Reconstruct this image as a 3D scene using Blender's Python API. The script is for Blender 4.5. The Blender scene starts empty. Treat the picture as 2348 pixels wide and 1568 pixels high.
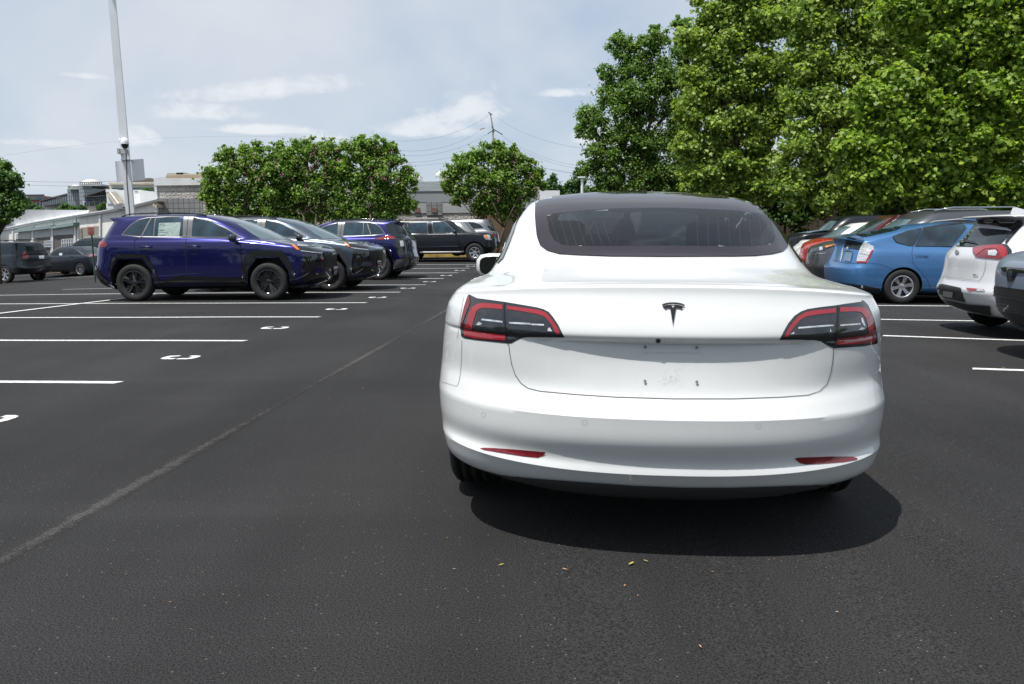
import bpy, bmesh, math, random
import numpy as np
from mathutils import Vector, Matrix
from mathutils.bvhtree import BVHTree
R=math.radians; PI=math.pi
random.seed(7); rng=np.random.default_rng(11)
sc=bpy.context.scene; COL=sc.collection
# ---------------------------------------------------------------- camera
PITCH=R(7.48); ROLL=0.010; CAMZ=1.18; FPX=1825.0     # focal length in units of a 2347 px wide frame
cam=bpy.data.cameras.new('Camera'); camo=bpy.data.objects.new('Camera',cam); COL.objects.link(camo); sc.camera=camo
cam.sensor_width=36; cam.lens=FPX/2347*36; cam.clip_start=.05; cam.clip_end=6000
_f=Vector((0,math.cos(PITCH),-math.sin(PITCH))); _u0=Vector((0,math.sin(PITCH),math.cos(PITCH))); _r0=Vector((1,0,0))
CR=_r0*math.cos(ROLL)-_u0*math.sin(ROLL); CU=_u0*math.cos(ROLL)+_r0*math.sin(ROLL); CF=_f
camo.matrix_world=Matrix(((CR.x,CU.x,-CF.x,0),(CR.y,CU.y,-CF.y,0),(CR.z,CU.z,-CF.z,CAMZ),(0,0,0,1)))
CAM=Vector((0,0,CAMZ))
def ray(x,y): return (CF+CR*((x-1173.5)/FPX)-CU*((y-784)/FPX)).normalized()
def ss(x,a,b):
    t=min(max((x-a)/(b-a),0),1); return t*t*(3-2*t)
def terr(X,Y):
    return .015*min(max(Y-22,0),35)-.014*min(max(X,0),12)*(1-ss(Y,15,22))-.055*min(max(-X-8,0),16)*ss(Y,14,32)
def G(x,y):
    d=ray(x,y); t=.5
    while t<400:
        P=CAM+d*t
        if P.z<terr(P.x,P.y): break
        t+=.25
    a,b=t-.25,t
    for _ in range(30):
        m=(a+b)/2;P=CAM+d*m
        if P.z<terr(P.x,P.y): b=m
        else: a=m
    return CAM+d*b
def AT(x,y,Y):
    d=ray(x,y); return CAM+d*(Y/d.y)
# ---------------------------------------------------------------- world, sun, exposure
W=bpy.data.worlds.new('World'); sc.world=W; W.use_nodes=True
SUN=Vector((-.29,-.29,1)).normalized(); SEL=math.asin(SUN.z); SROT=math.atan2(SUN.x,SUN.y)
nt=W.node_tree; N=nt.nodes; Lk=nt.links; N.clear()
def nd(t,**k):
    n=N.new(t)
    for a,b in k.items(): setattr(n,a,b)
    return n
out=nd('ShaderNodeOutputWorld'); bg=nd('ShaderNodeBackground'); Lk.new(bg.outputs[0],out.inputs[0])
sky=nd('ShaderNodeTexSky',sky_type='NISHITA',sun_disc=False,sun_elevation=SEL,sun_rotation=SROT,air_density=1.2,dust_density=2.2,ozone_density=1.2,altitude=50)
tc=nd('ShaderNodeTexCoord')
def mathn(op,a,b=None,c=None):
    n=N.new('ShaderNodeMath'); n.operation=op
    for i,v in enumerate((a,b,c)):
        if v is None: continue
        if hasattr(v,'links'): Lk.new(v,n.inputs[i])
        else: n.inputs[i].default_value=v
    return n.outputs[0]
def mapr(v,a,b,c=0,d=1):
    n=N.new('ShaderNodeMapRange'); n.interpolation_type='SMOOTHSTEP'; Lk.new(v,n.inputs[0])
    for i,k in enumerate((a,b,c,d)): n.inputs[i+1].default_value=k
    return n.outputs[0]
sep=nd('ShaderNodeSeparateXYZ'); Lk.new(tc.outputs['Generated'],sep.inputs[0])
az=mathn('ARCTAN2',sep.outputs[0],sep.outputs[1]); el=mathn('ARCSINE',sep.outputs[2])
# thin high cloud: planar mapping (x/z, y/z) stretched into streaks
zz=mathn('ADD',mathn('MAXIMUM',sep.outputs[2],0.0),.25)
cx=mathn('DIVIDE',sep.outputs[0],zz); cy=mathn('DIVIDE',sep.outputs[1],zz)
cmb=nd('ShaderNodeCombineXYZ'); Lk.new(mathn('ADD',mathn('MULTIPLY',cx,.75),mathn('MULTIPLY',cy,.25)),cmb.inputs[0]); Lk.new(mathn('MULTIPLY',cy,.8),cmb.inputs[1])
n1=nd('ShaderNodeTexNoise'); n1.inputs['Scale'].default_value=.95; n1.inputs['Detail'].default_value=5; n1.inputs['Roughness'].default_value=.55; n1.inputs['Distortion'].default_value=.5; Lk.new(cmb.outputs[0],n1.inputs['Vector'])
cirrus=mapr(n1.outputs['Fac'],.3,.68,.0,.95)
# cumulus puffs near the horizon: azimuth/elevation noise masked by soft banks
def bank(a0,e0,wa,we,tilt=0.):
    da=mathn('DIVIDE',mathn('SUBTRACT',az,a0),wa)
    de=mathn('DIVIDE',mathn('SUBTRACT',mathn('SUBTRACT',el,e0),mathn('MULTIPLY',mathn('SUBTRACT',az,a0),tilt)),we)
    low=mathn('MULTIPLY',mathn('LESS_THAN',de,0),.9)      # flat undersides
    de2=mathn('MULTIPLY',de,mathn('ADD',1,low))
    r=mathn('ADD',mathn('MULTIPLY',da,da),mathn('MULTIPLY',de2,de2))
    return mathn('SUBTRACT',1,r)
cm2=nd('ShaderNodeCombineXYZ'); Lk.new(az,cm2.inputs[0]); Lk.new(mathn('MULTIPLY',el,1.7),cm2.inputs[1])
n2=nd('ShaderNodeTexNoise'); n2.inputs['Scale'].default_value=15; n2.inputs['Detail'].default_value=10; n2.inputs['Roughness'].default_value=.62; n2.inputs['Distortion'].default_value=.25; Lk.new(cm2.outputs[0],n2.inputs['Vector'])
def azel(x,y):
    d=ray(x,y); return math.atan2(d.x,d.y),math.asin(d.z)
banks=None
for (x,y,wx,wy,tl) in ((620,212,230,34,.12),(450,262,125,32,.05),(1060,268,110,75,.2),(985,300,170,30,0),(320,318,45,36,0),(600,300,200,14,0),(95,330,110,13,0),(1380,318,80,28,0),(1290,215,90,14,0),(185,175,50,10,0),(740,318,60,18,0)):
    a,e=azel(x,y); b=bank(a,e,wx/FPX,wy/FPX,tl)
    banks=b if banks is None else mathn('MAXIMUM',banks,b)
cum=mapr(mathn('ADD',banks,mathn('MULTIPLY',mathn('SUBTRACT',n2.outputs['Fac'],.5),4.5)),.0,1.35)
hz=mapr(el,.0,.30,1,0)
def mixc(f,a,b):
    n=N.new('ShaderNodeMix'); n.data_type='RGBA'
    if hasattr(f,'links'): Lk.new(f,n.inputs[0])
    else: n.inputs[0].default_value=f
    for i,v in ((6,a),(7,b)):
        if hasattr(v,'links'): Lk.new(v,n.inputs[i])
        else: n.inputs[i].default_value=(*v,1)
    return n.outputs[2]
SKYS=.105
base=mixc(.72,sky.outputs[0],(4.2,5.25,6.75))
c1_=mixc(cirrus,base,(6.7,6.95,7.35))
c2_=mixc(mathn('MULTIPLY',hz,.4),c1_,(5.2,6.2,7.3))
c3_=mixc(mathn('MULTIPLY',cum,.6),c2_,(8.5,8.55,8.7))
Lk.new(c3_,bg.inputs[0]); bg.inputs[1].default_value=SKYS
sl=bpy.data.lights.new('sun','SUN'); sl.energy=4.9; sl.angle=R(.5); sl.color=(1,.965,.91)
so=bpy.data.objects.new('sun',sl); COL.objects.link(so); so.rotation_euler=SUN.to_track_quat('Z','Y').to_euler(); so.location=(0,0,60)
sc.view_settings.view_transform='Standard'; sc.view_settings.look='None'; sc.view_settings.exposure=.12; sc.view_settings.gamma=1
sc.render.engine='CYCLES'; sc.cycles.transparent_max_bounces=16; sc.cycles.max_bounces=8
# ---------------------------------------------------------------- materials
MATS={}
def mat(name,col,rough=.5,metal=0,coat=0,noise=None,bump=None,alpha=None,spec=.5,trans=None,back=None,coatr=.03):
    if name in MATS: return MATS[name]
    m=bpy.data.materials.new(name); m.use_nodes=True; t=m.node_tree; b=t.nodes['Principled BSDF']
    b.inputs['Base Color'].default_value=(*col,1); b.inputs['Roughness'].default_value=rough; b.inputs['Metallic'].default_value=metal
    b.inputs['Coat Weight'].default_value=coat; b.inputs['Coat Roughness'].default_value=coatr; b.inputs['Specular IOR Level'].default_value=spec
    if noise or bump:
        c=t.nodes.new('ShaderNodeTexCoord')
    if noise:   # (scale, amount, stretch)
        n=t.nodes.new('ShaderNodeTexNoise'); n.inputs['Scale'].default_value=noise[0]; n.inputs['Detail'].default_value=6
        mp=t.nodes.new('ShaderNodeMapping'); mp.inputs['Scale'].default_value=noise[2] if len(noise)>2 else (1,1,1)
        t.links.new(c.outputs['Object'],mp.inputs[0]); t.links.new(mp.outputs[0],n.inputs['Vector'])
        r=t.nodes.new('ShaderNodeMapRange'); r.inputs[1].default_value=.3; r.inputs[2].default_value=.7; r.inputs[3].default_value=1-noise[1]; r.inputs[4].default_value=1+noise[1]*.6
        t.links.new(n.outputs['Fac'],r.inputs[0])
        v=t.nodes.new('ShaderNodeVectorMath'); v.operation='SCALE'; v.inputs[0].default_value=col; t.links.new(r.outputs[0],v.inputs['Scale'])
        t.links.new(v.outputs[0],b.inputs['Base Color'])
    if bump:    # (scale, strength, distance)
        n=t.nodes.new('ShaderNodeTexNoise'); n.inputs['Scale'].default_value=bump[0]; n.inputs['Detail'].default_value=4
        t.links.new(c.outputs['Object'],n.inputs['Vector'])
        bp=t.nodes.new('ShaderNodeBump'); bp.inputs['Strength'].default_value=bump[1]; bp.inputs['Distance'].default_value=bump[2]
        t.links.new(n.outputs['Fac'],bp.inputs['Height']); t.links.new(bp.outputs[0],b.inputs['Normal'])
    if back:    # inside face of a shell (bare lining)
        o=t.nodes['Material Output']; g=t.nodes.new('ShaderNodeNewGeometry'); d=t.nodes.new('ShaderNodeBsdfDiffuse'); d.inputs[0].default_value=(*back,1)
        mx=t.nodes.new('ShaderNodeMixShader'); t.links.new(g.outputs['Backfacing'],mx.inputs[0]); t.links.new(b.outputs[0],mx.inputs[1]); t.links.new(d.outputs[0],mx.inputs[2]); t.links.new(mx.outputs[0],o.inputs[0])
    MATS[name]=m; return m
def glassmat(name,tint,refl=.06,rough=.01):
    if name in MATS: return MATS[name]
    m=bpy.data.materials.new(name); m.use_nodes=True; t=m.node_tree; t.nodes.clear()
    o=t.nodes.new('ShaderNodeOutputMaterial'); tr=t.nodes.new('ShaderNodeBsdfTransparent'); tr.inputs[0].default_value=(*tint,1)
    gl=t.nodes.new('ShaderNodeBsdfGlossy'); gl.inputs['Roughness'].default_value=rough
    fr=t.nodes.new('ShaderNodeFresnel'); fr.inputs[0].default_value=1.55
    ad=t.nodes.new('ShaderNodeMath'); ad.operation='ADD'; ad.inputs[1].default_value=refl; ad.use_clamp=True; t.links.new(fr.outputs[0],ad.inputs[0])
    mx=t.nodes.new('ShaderNodeMixShader'); t.links.new(ad.outputs[0],mx.inputs[0]); t.links.new(tr.outputs[0],mx.inputs[1]); t.links.new(gl.outputs[0],mx.inputs[2]); t.links.new(mx.outputs[0],o.inputs[0])
    MATS[name]=m; return m
def paint(name,col,metal=.0,rough=.35,coat=1.0,back=(.02,.02,.02),flake=0):
    return mat(name,col,rough,metal,coat,back=back)
BLACK=mat('black_plastic',(.018,.019,.021),.45,noise=(30,.2))
GLOSSB=mat('gloss_black',(.008,.008,.010),.08,0,1)
GAP=mat('gap_dark',(.01,.01,.01),.9)
GAPW=mat('gap_grey',(.10,.10,.105),.8)
TYRE=mat('tyre_rubber',(.013,.013,.014),.75,bump=(60,.2,.003))
ALLOY=mat('alloy',(.55,.56,.58),.32,.9)
ALLOYB=mat('alloy_black',(.012,.012,.014),.15,.3,1)
CHROME=mat('chrome',(.75,.76,.78),.12,1)
SATIN=mat('satin_trim',(.17,.17,.175),.35,.4)
DARKGL=mat('dark_glass',(.010,.017,.022),.03,0,0,spec=.6)
TINTGL=mat('tint_glass',(.022,.045,.065),.03,0,0,spec=.6,noise=(3,.6))
SCREENG=mat('windscreen_glass',(.10,.15,.17),.04,0,0,spec=.9,noise=(2,.5))  # opaque pane; sky reflection put into its pale blue-grey base colour
LINING=mat('lining',(.02,.021,.024),.9)
RED=mat('red_lens',(.27,.008,.016),.12,0,1)
REDD=mat('dark_red_lens',(.16,.006,.012),.12,0,1)
AMBER=mat('amber_lens',(.75,.19,.03),.15,0,1)
CLEARL=mat('clear_lens',(.62,.64,.66),.12,.4,1,noise=(40,.4))
PLATEW=mat('plate_white',(.62,.64,.66),.4,noise=(60,.25))
WHITEP=mat('white_enamel',(.80,.81,.82),.4,noise=(3,.06))
# ---------------------------------------------------------------- object helpers
def tag(o,label=None,cat=None,group=None,kind=None):
    if label: o['label']=label
    if cat: o['category']=cat
    if group: o['group']=group
    if kind: o['kind']=kind
    return o
def empty(name,loc,rz=0,mtx=None):
    o=bpy.data.objects.new(name,None); COL.objects.link(o); o.empty_display_size=.3
    if mtx is not None: o.matrix_world=mtx
    else: o.location=loc; o.rotation_euler=(0,0,rz)
    return o
def link(name,me,parent=None,mats=()):
    o=bpy.data.objects.new(name,me); COL.objects.link(o)
    for m in (mats if isinstance(mats,(list,tuple)) else [mats]): me.materials.append(m)
    if parent: o.parent=parent
    return o
class MB:
    def __init__(s): s.v=[];s.f=[]
    def quad(s,pts):
        i=len(s.v); s.v+= [tuple(p) for p in pts]; s.f.append(tuple(range(i,i+len(pts)))); return s
    def box(s,a,b,M=None):
        x0,y0,z0=a;x1,y1,z1=b; i=len(s.v)
        c=[(x0,y0,z0),(x1,y0,z0),(x1,y1,z0),(x0,y1,z0),(x0,y0,z1),(x1,y0,z1),(x1,y1,z1),(x0,y1,z1)]
        if M is not None: c=[tuple(M@Vector(p)) for p in c]
        s.v+=c; s.f+=[tuple(i+k for k in q) for q in ((0,3,2,1),(4,5,6,7),(0,1,5,4),(1,2,6,5),(2,3,7,6),(3,0,4,7))]; return s
    def tube(s,pts,rad,seg=8,cap=True):
        pts=[Vector(p) for p in pts]; n=len(pts); rad=rad if isinstance(rad,(list,tuple)) else [rad]*n; rings=[]
        for k,p in enumerate(pts):
            d=(pts[min(k+1,n-1)]-pts[max(k-1,0)]).normalized(); a=d.orthogonal().normalized() if abs(d.z)>.95 else d.cross(Vector((0,0,1))).normalized(); b=d.cross(a)
            i=len(s.v); s.v+=[tuple(p+(a*math.cos(2*PI*j/seg)+b*math.sin(2*PI*j/seg))*rad[k]) for j in range(seg)]; rings.append(i)
        for k in range(n-1):
            for j in range(seg):
                s.f.append((rings[k]+j,rings[k]+(j+1)%seg,rings[k+1]+(j+1)%seg,rings[k+1]+j))
        if cap: s.f.append(tuple(rings[0]+j for j in range(seg))[::-1]); s.f.append(tuple(rings[-1]+j for j in range(seg)))
        return s
    def prism(s,poly,h,M=None,z0=0):      # polygon in xy extruded in z
        n=len(poly); i=len(s.v)
        c=[(x,y,z0) for x,y in poly]+[(x,y,z0+h) for x,y in poly]
        if M is not None: c=[tuple(M@Vector(p)) for p in c]
        s.v+=c; s.f.append(tuple(i+k for k in range(n))[::-1]); s.f.append(tuple(i+n+k for k in range(n)))
        for k in range(n): s.f.append((i+k,i+(k+1)%n,i+n+(k+1)%n,i+n+k))
        return s
    def lathe(s,prof,seg=48,M=None):      # profile (r, x) about local x axis
        i=len(s.v);m=len(prof)
        for k in range(seg):
            a=2*PI*k/seg
            for r,x in prof:
                p=Vector((x,r*math.cos(a),r*math.sin(a))); s.v.append(tuple(M@p if M is not None else p))
        for k in range(seg):
            for j in range(m-1):
                s.f.append((i+k*m+j,i+k*m+j+1,i+((k+1)%seg)*m+j+1,i+((k+1)%seg)*m+j))
        return s
    def mesh(s,name,smooth=False,fix=True):
        me=bpy.data.meshes.new(name); me.from_pydata(s.v,[],s.f)
        if fix:
            bm=bmesh.new(); bm.from_mesh(me); bmesh.ops.recalc_face_normals(bm,faces=bm.faces); bm.to_mesh(me); bm.free()
        if smooth: me.shade_smooth()
        me.update(); return me
    def build(s,name,mats,parent=None,smooth=False,auto=None,fix=True):
        me=s.mesh(name,smooth or bool(auto),fix); o=link(name,me,parent,mats)
        if auto: me.set_sharp_from_angle(angle=R(auto))
        return o
def bevel(o,w=.01,seg=2):
    me=o.data; bm=bmesh.new(); bm.from_mesh(me)
    es=[e for e in bm.edges if len(e.link_faces)==2 and e.calc_face_angle(0)>R(35)]
    bmesh.ops.bevel(bm,geom=es,offset=w,segments=seg,affect='EDGES',profile=.6); bm.to_mesh(me); bm.free(); me.shade_smooth(); me.set_sharp_from_angle(angle=R(40)); return o
def catmull(P,k,sharp=()):
    """P: (n,...) array, k sub-steps; indexes in sharp break the tangent"""
    P=np.asarray(P,float); n=len(P); out=[]
    for i in range(n-1):
        p1,p2=P[i],P[i+1]
        m1=(p2-P[i-1])/2 if i>0 and i not in sharp else (p2-p1)
        m2=(P[i+2]-p1)/2 if i<n-2 and i+1 not in sharp else (p2-p1)
        kk=k
        for j in range(kk):
            t=j/kk; h=t*t*(3-2*t)
            out.append(p1*(1-h)+p2*h+m1*(t**3-2*t*t+t)+m2*(t**3-t*t))
    out.append(P[-1]); return np.array(out)
def inpoly(x,y,poly):
    c=False;n=len(poly);j=n-1
    for i in range(n):
        xi,yi=poly[i];xj,yj=poly[j]
        if (yi>y)!=(yj>y) and x<(xj-xi)*(y-yi)/(yj-yi)+xi: c=not c
        j=i
    return c
# ---------------------------------------------------------------- vehicles
def rowpts(r,nq=14,ns=14,nf=12):
    """closed half loop of a body row: rear centre -> side -> front centre. r: dict"""
    yr,zr,yf,zf,w=r['yr'],r['zr'],r['yf'],r['zf'],r['w']; ar=r.get('ar',.5);af=r.get('af',.6);n=r.get('n',2.6);m=r.get('m',2.6)
    side=r.get('side') or [(yr+ar,zr),(yf-af,zf)]
    sy=[a for a,b in side];sz=[b for a,b in side]
    zs=lambda y:float(np.interp(y,sy,sz))
    cz=r.get('cz',2.2); P=[]
    tf=r.get('taper',.03)
    def wy(y):
        q=(y-(yr+ar))/max(yf-af-yr-ar,.01); return w*(1-tf*max(0,q)**2*.8)
    z1=zs(yr+ar); dp=r.get('dip',0)
    for i in range(nq+1):
        t=PI/2*i/nq; s=math.sin(t)**(2/n); c=max(math.cos(t),0)**(2/n)
        P.append((w*s,yr+ar*(1-c)+dp*max(0,1-(w*s/.58)**2),zr+(z1-zr)*s**cz))
    for i in range(1,ns):
        y=(yr+ar)+(yf-af-yr-ar)*i/ns; P.append((wy(y),y,zs(y)))
    z2=zs(yf-af); w2=wy(yf-af)
    for i in range(nf+1):
        t=PI/2*(1-i/nf); s=math.sin(t)**(2/m); c=max(math.cos(t),0)**(2/m)
        P.append((w2*s,yf-af*(1-c),zf+(z2-zf)*s**cz))
    return P
def shell(rows,k,sharp=(),fine=False):
    A=np.array([rowpts(r,34,22,14) if fine else rowpts(r) for r in rows]); A=catmull(A,k,sharp)
    nr,nc,_=A.shape; v=[];idx=np.zeros((nr,2*nc-2),int)
    for i in range(nr):
        full=[A[i,j] for j in range(nc)]+[A[i,j]*np.array([-1,1,1]) for j in range(nc-2,0,-1)]
        for j,p in enumerate(full): idx[i,j]=len(v); v.append((float(p[0]),float(p[1]),float(p[2])))
    f=[];L=2*nc-2
    for i in range(nr-1):
        for j in range(L): f.append((idx[i,j],idx[i,(j+1)%L],idx[i+1,(j+1)%L],idx[i+1,j]))
    f.append(tuple(idx[0,::-1])); 
    top=idx[nr-1]   # close the roof along the centre line
    for j in range(nc-1):
        a,b=top[j],top[j+1]; c,d=top[(L-j-1)%L],top[(L-j)%L]
        q=[a,b,c,d] if j>0 else [a,b,c]
        q=list(dict.fromkeys(int(x) for x in q))
        if len(q)>2: f.append(tuple(q))
    me=bpy.data.meshes.new('body'); me.from_pydata(v,[],[tuple(int(x) for x in q) for q in f])
    bm=bmesh.new(); bm.from_mesh(me); bmesh.ops.remove_doubles(bm,verts=bm.verts,dist=.0004); bmesh.ops.recalc_face_normals(bm,faces=bm.faces); bm.to_mesh(me); bm.free()
    return me
def boolean(o,cutter):
    md=o.modifiers.new('b','BOOLEAN'); md.operation='DIFFERENCE'; md.object=cutter; md.solver='EXACT'
    bpy.context.view_layer.update(); dg=bpy.context.evaluated_depsgraph_get()
    me=bpy.data.meshes.new_from_object(o.evaluated_get(dg)); o.modifiers.clear(); old=o.data; o.data=me; me.name='body'
    bpy.data.meshes.remove(old); cm=cutter.data; bpy.data.objects.remove(cutter); bpy.data.meshes.remove(cm)
class Car:
    def __init__(s,name,label,cat,rows,pnt,O,head,tilt=0,k=3,sharp=(),arches=(),group=None,underz=.2,hw=.9):
        a=R(head); ey=Vector((math.cos(a),math.sin(a),0)); ex=Vector((math.sin(a),-math.cos(a),0)); ez=Vector((0,0,1))
        t=R(tilt); ex,ez=ex*math.cos(t)-ez*math.sin(t),ez*math.cos(t)+ex*math.sin(t)
        s.M=Matrix(((ex.x,ey.x,ez.x,O[0]),(ex.y,ey.y,ez.y,O[1]),(ex.z,ey.z,ez.z,O[2]),(0,0,0,1))); s.Mi=s.M.inverted(); s.c=s.Mi@CAM
        s.root=tag(empty(name,(0,0,0),mtx=s.M),label,cat,group); s.paint=pnt; s.hw=hw; s.hero=(k>=5)
        me=shell(rows,k,sharp,k>=5); s.body=link('body',me,None,[pnt,BLACK])
        for ar in arches:   # (y centre, radius or polygon)
            mb=MB()
            for sx in (1,-1):
                y0,z0,rr=ar[:3]
                poly=ar[3] if len(ar)>3 else [(y0+rr*math.cos(q),z0+rr*math.sin(q)) for q in np.linspace(-PI/2*1.0,1.5*PI,33)[:-1]]
                x0,x1=(.5,1.3) if sx>0 else (-1.3,-.5)
                Mx=Matrix(((0,0,1,0),(1,0,0,0),(0,1,0,0),(0,0,0,1)))
                mb.prism(poly,x1-x0,Mx,x0)
            c=mb.build('cutter',[pnt,BLACK]); 
            for p in c.data.polygons: p.material_index=1
            boolean(s.body,c)
        s.body.data.shade_smooth(); s.body.data.set_sharp_from_angle(angle=R(30 if k>=5 else 50))
        s.body.parent=s.root; s.rebvh()
        s.pixM=s.M
    def rebvh(s):
        bm=bmesh.new(); bm.from_mesh(s.body.data); s.bvh=BVHTree.FromBMesh(bm); bm.free()
    def shoot(s,mode,a,b,off):
        if mode=='pix': o=s.c; d=s.Mi.to_3x3()@ray(a,b)
        elif mode=='R': o=Vector((3,a,b)); d=Vector((-1,0,0))
        elif mode=='L': o=Vector((-3,a,b)); d=Vector((1,0,0))
        elif mode=='rear': o=Vector((a,-3,b)); d=Vector((0,1,0))
        elif mode=='front': o=Vector((a,9,b)); d=Vector((0,-1,0))
        elif mode=='top': o=Vector((a,b,5)); d=Vector((0,0,-1))
        h,n,i,dist=s.bvh.ray_cast(o,d)
        if h is None:
            return None,d
        if n.dot(d)>0: n=-n
        return h+n*off,d
    def _mesh(s,name,v2,faces,mode,mt,off,parent):
        v=[];last=None; ok=[]
        for a,b in v2:
            p,d=s.shoot(mode,a,b,off); ok.append(p is not None); v.append(p)
        faces=[f for f in faces if all(ok[i] for i in f)]
        v=[p if p is not None else Vector((0,0,0)) for p in v]
        if s.hero and mode=='pix':
            faces=[f for f in faces if not (min(v[i].z for i in f)<.803 and max(v[i].z for i in f)>.808 and max(v[i].y for i in f)-min(v[i].y for i in f)>.014 and max(abs(v[i].x) for i in f)<.62)]
        if not faces: return None
        out=[]
        for f in faces:
            n=Vector((0,0,0)); q=[v[i] for i in f]
            for i in range(1,len(q)-1): n+=(q[i]-q[0]).cross(q[i+1]-q[0])
            out.append(tuple(f) if n.dot(d)<0 else tuple(f)[::-1])
        me=bpy.data.meshes.new(name); me.from_pydata([tuple(p) for p in v],[],out)
        bm=bmesh.new(); bm.from_mesh(me); bmesh.ops.delete(bm,geom=[x for x in bm.verts if not x.link_faces],context='VERTS'); bm.to_mesh(me); bm.free()
        me.shade_smooth(); return link(name,me,parent or s.root,mt)
    def patch(s,name,poly,mode,mt,off=.004,step=None,parent=None):
        bm=bmesh.new(); vs=[bm.verts.new((a,b,0)) for a,b in poly]; bm.faces.new(vs); bm.normal_update()
        xs=[p[0] for p in poly]; ys=[p[1] for p in poly]; step=step or max(max(xs)-min(xs),max(ys)-min(ys))/14
        bmesh.ops.triangulate(bm,faces=bm.faces)
        for ax,lo,hi in ((0,min(xs),max(xs)),(1,min(ys),max(ys))):
            q=lo+step
            while q<hi:
                co=[0,0,0];co[ax]=q;no=[0,0,0];no[ax]=1
                bmesh.ops.bisect_plane(bm,geom=bm.verts[:]+bm.edges[:]+bm.faces[:],plane_co=co,plane_no=no); q+=step
        bm.verts.index_update(); v2=[(v.co.x,v.co.y) for v in bm.verts]; fs=[[v.index for v in f.verts] for f in bm.faces]; bm.free()
        return s._mesh(name,v2,fs,mode,mt,off,parent)
    def stroke(s,name,pts,w,mode,mt,off=.003,parent=None,step=None,closed=False):
        """line of width w through 2D pts"""
        P=[np.array(p,float) for p in pts]
        if closed: P.append(P[0])
        step=step or w*4; Q=[]
        for a,b in zip(P[:-1],P[1:]):
            m=max(1,int(np.linalg.norm(b-a)/step)); Q+= [a+(b-a)*i/m for i in range(m)]
        Q.append(P[-1]); v2=[];fs=[]
        for i,q in enumerate(Q):
            d=Q[min(i+1,len(Q)-1)]-Q[max(i-1,0)]; d=d/max(np.linalg.norm(d),1e-9); nrm=np.array([-d[1],d[0]])*w/2
            v2+=[tuple(q+nrm),tuple(q-nrm)]
            if i: k=2*i; fs.append((k-2,k-1,k+1,k))
        return s._mesh(name,v2,fs,mode,mt,off,parent)
    def ring(s,name,outer,inner,mode,mt,off=.004,n=120,m=3,parent=None,openpoly=False):
        def rs(poly):
            P=np.array(list(poly)+[poly[0]],float); L=np.r_[0,np.cumsum(np.linalg.norm(np.diff(P,axis=0),axis=1))]; t=np.linspace(0,L[-1],n,endpoint=False)
            return np.stack([np.interp(t,L,P[:,0]),np.interp(t,L,P[:,1])],-1)
        A,Bq=rs(outer),rs(inner)
        # align start angles
        v2=[];fs=[]
        for j in range(m+1): v2+= [tuple(p) for p in (A*(1-j/m)+Bq*j/m)]
        for j in range(m):
            for i in range(n): fs.append((j*n+i,j*n+(i+1)%n,(j+1)*n+(i+1)%n,(j+1)*n+i))
        return s._mesh(name,v2,fs,mode,mt,off,parent)
    def hole(s,poly,mode):
        me=s.body.data; bm=bmesh.new(); bm.from_mesh(me); dl=[]
        for f in bm.faces:
            c=f.calc_center_median(); n=f.normal
            if mode=='pix':
                w=s.M@c; d=w-CAM; z=d.dot(CF)
                if z<=0 or (c-s.c).dot(n)>=0: continue
                a,b=1173.5+FPX*d.dot(CR)/z,784-FPX*d.dot(CU)/z
            elif mode in 'RL':
                if (c.x>0)!=(mode=='R') or abs(n.x)<.25: continue
                a,b=c.y,c.z
            elif mode=='front':
                if n.y<.1: continue
                a,b=c.x,c.z
            if inpoly(a,b,poly): dl.append(f)
        bmesh.ops.delete(bm,geom=dl,context='FACES'); bm.to_mesh(me); bm.free()
    def both(s,fn,*a,**k):
        fn(*a[:2],'R',*a[2:],**k); fn(*a[:2],'L',*a[2:],**k)
def tyre_mesh(r,w,rim):
    h=w/2; P=[(rim,-h*.82),(rim+.012,-h*.95),((r+rim)/2,-h*1.0),(r-.03,-h*.97),(r-.008,-h*.82)]
    for g in (-.55,-.2,.2,.55): P+=[(r,g*h-.008),(r-.008,g*h-.006),(r-.008,g*h+.006),(r,g*h+.008)]
    P+=[(r-.008,h*.82),(r-.03,h*.97),((r+rim)/2,h*1.0),(rim+.012,h*.95),(rim,h*.82),(rim-.02,h*.7),(rim-.02,-h*.7),(rim,-h*.82)]
    return MB().lathe(P,56).mesh('tyre',True)
def rim_mesh(rim,w,style):
    h=w/2; mb=MB()
    mb.lathe([(rim+.004,h*.9),(rim-.006,h*.93),(rim-.016,h*.86),(rim-.022,h*.5),(rim-.03,-h*.6),(rim-.01,-h*.8)],48)
    mb.lathe([(.0,h*.72),(.03,h*.74),(.055,h*.66),(.06,h*.4)],20)
    ns,wi,wo,dbl=style
    for k in range(ns):
        for dd in ((-dbl,dbl) if dbl else (0,)):
            a=2*PI*k/ns+.2+dd
            ca,sa=math.cos(a),math.sin(a); T=lambda x,rr,t:(x,rr*ca-t*sa,rr*sa+t*ca)
            i=len(mb.v)
            for rr,ww,xo in ((.04,wi,h*.66),(rim*.55,(wi+wo)/2*.85,h*.74),(rim-.012,wo,h*.84)):
                mb.v+=[T(xo,rr,-ww/2),T(xo,rr,ww/2),T(xo-.035,rr,ww/2*1.1),T(xo-.035,rr,-ww/2*1.1)]
            for q in range(2):
                for e in range(4): mb.f.append((i+q*4+e,i+q*4+(e+1)%4,i+q*4+4+(e+1)%4,i+q*4+4+e))
    return mb.mesh('rim',True)
WH={}
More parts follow.
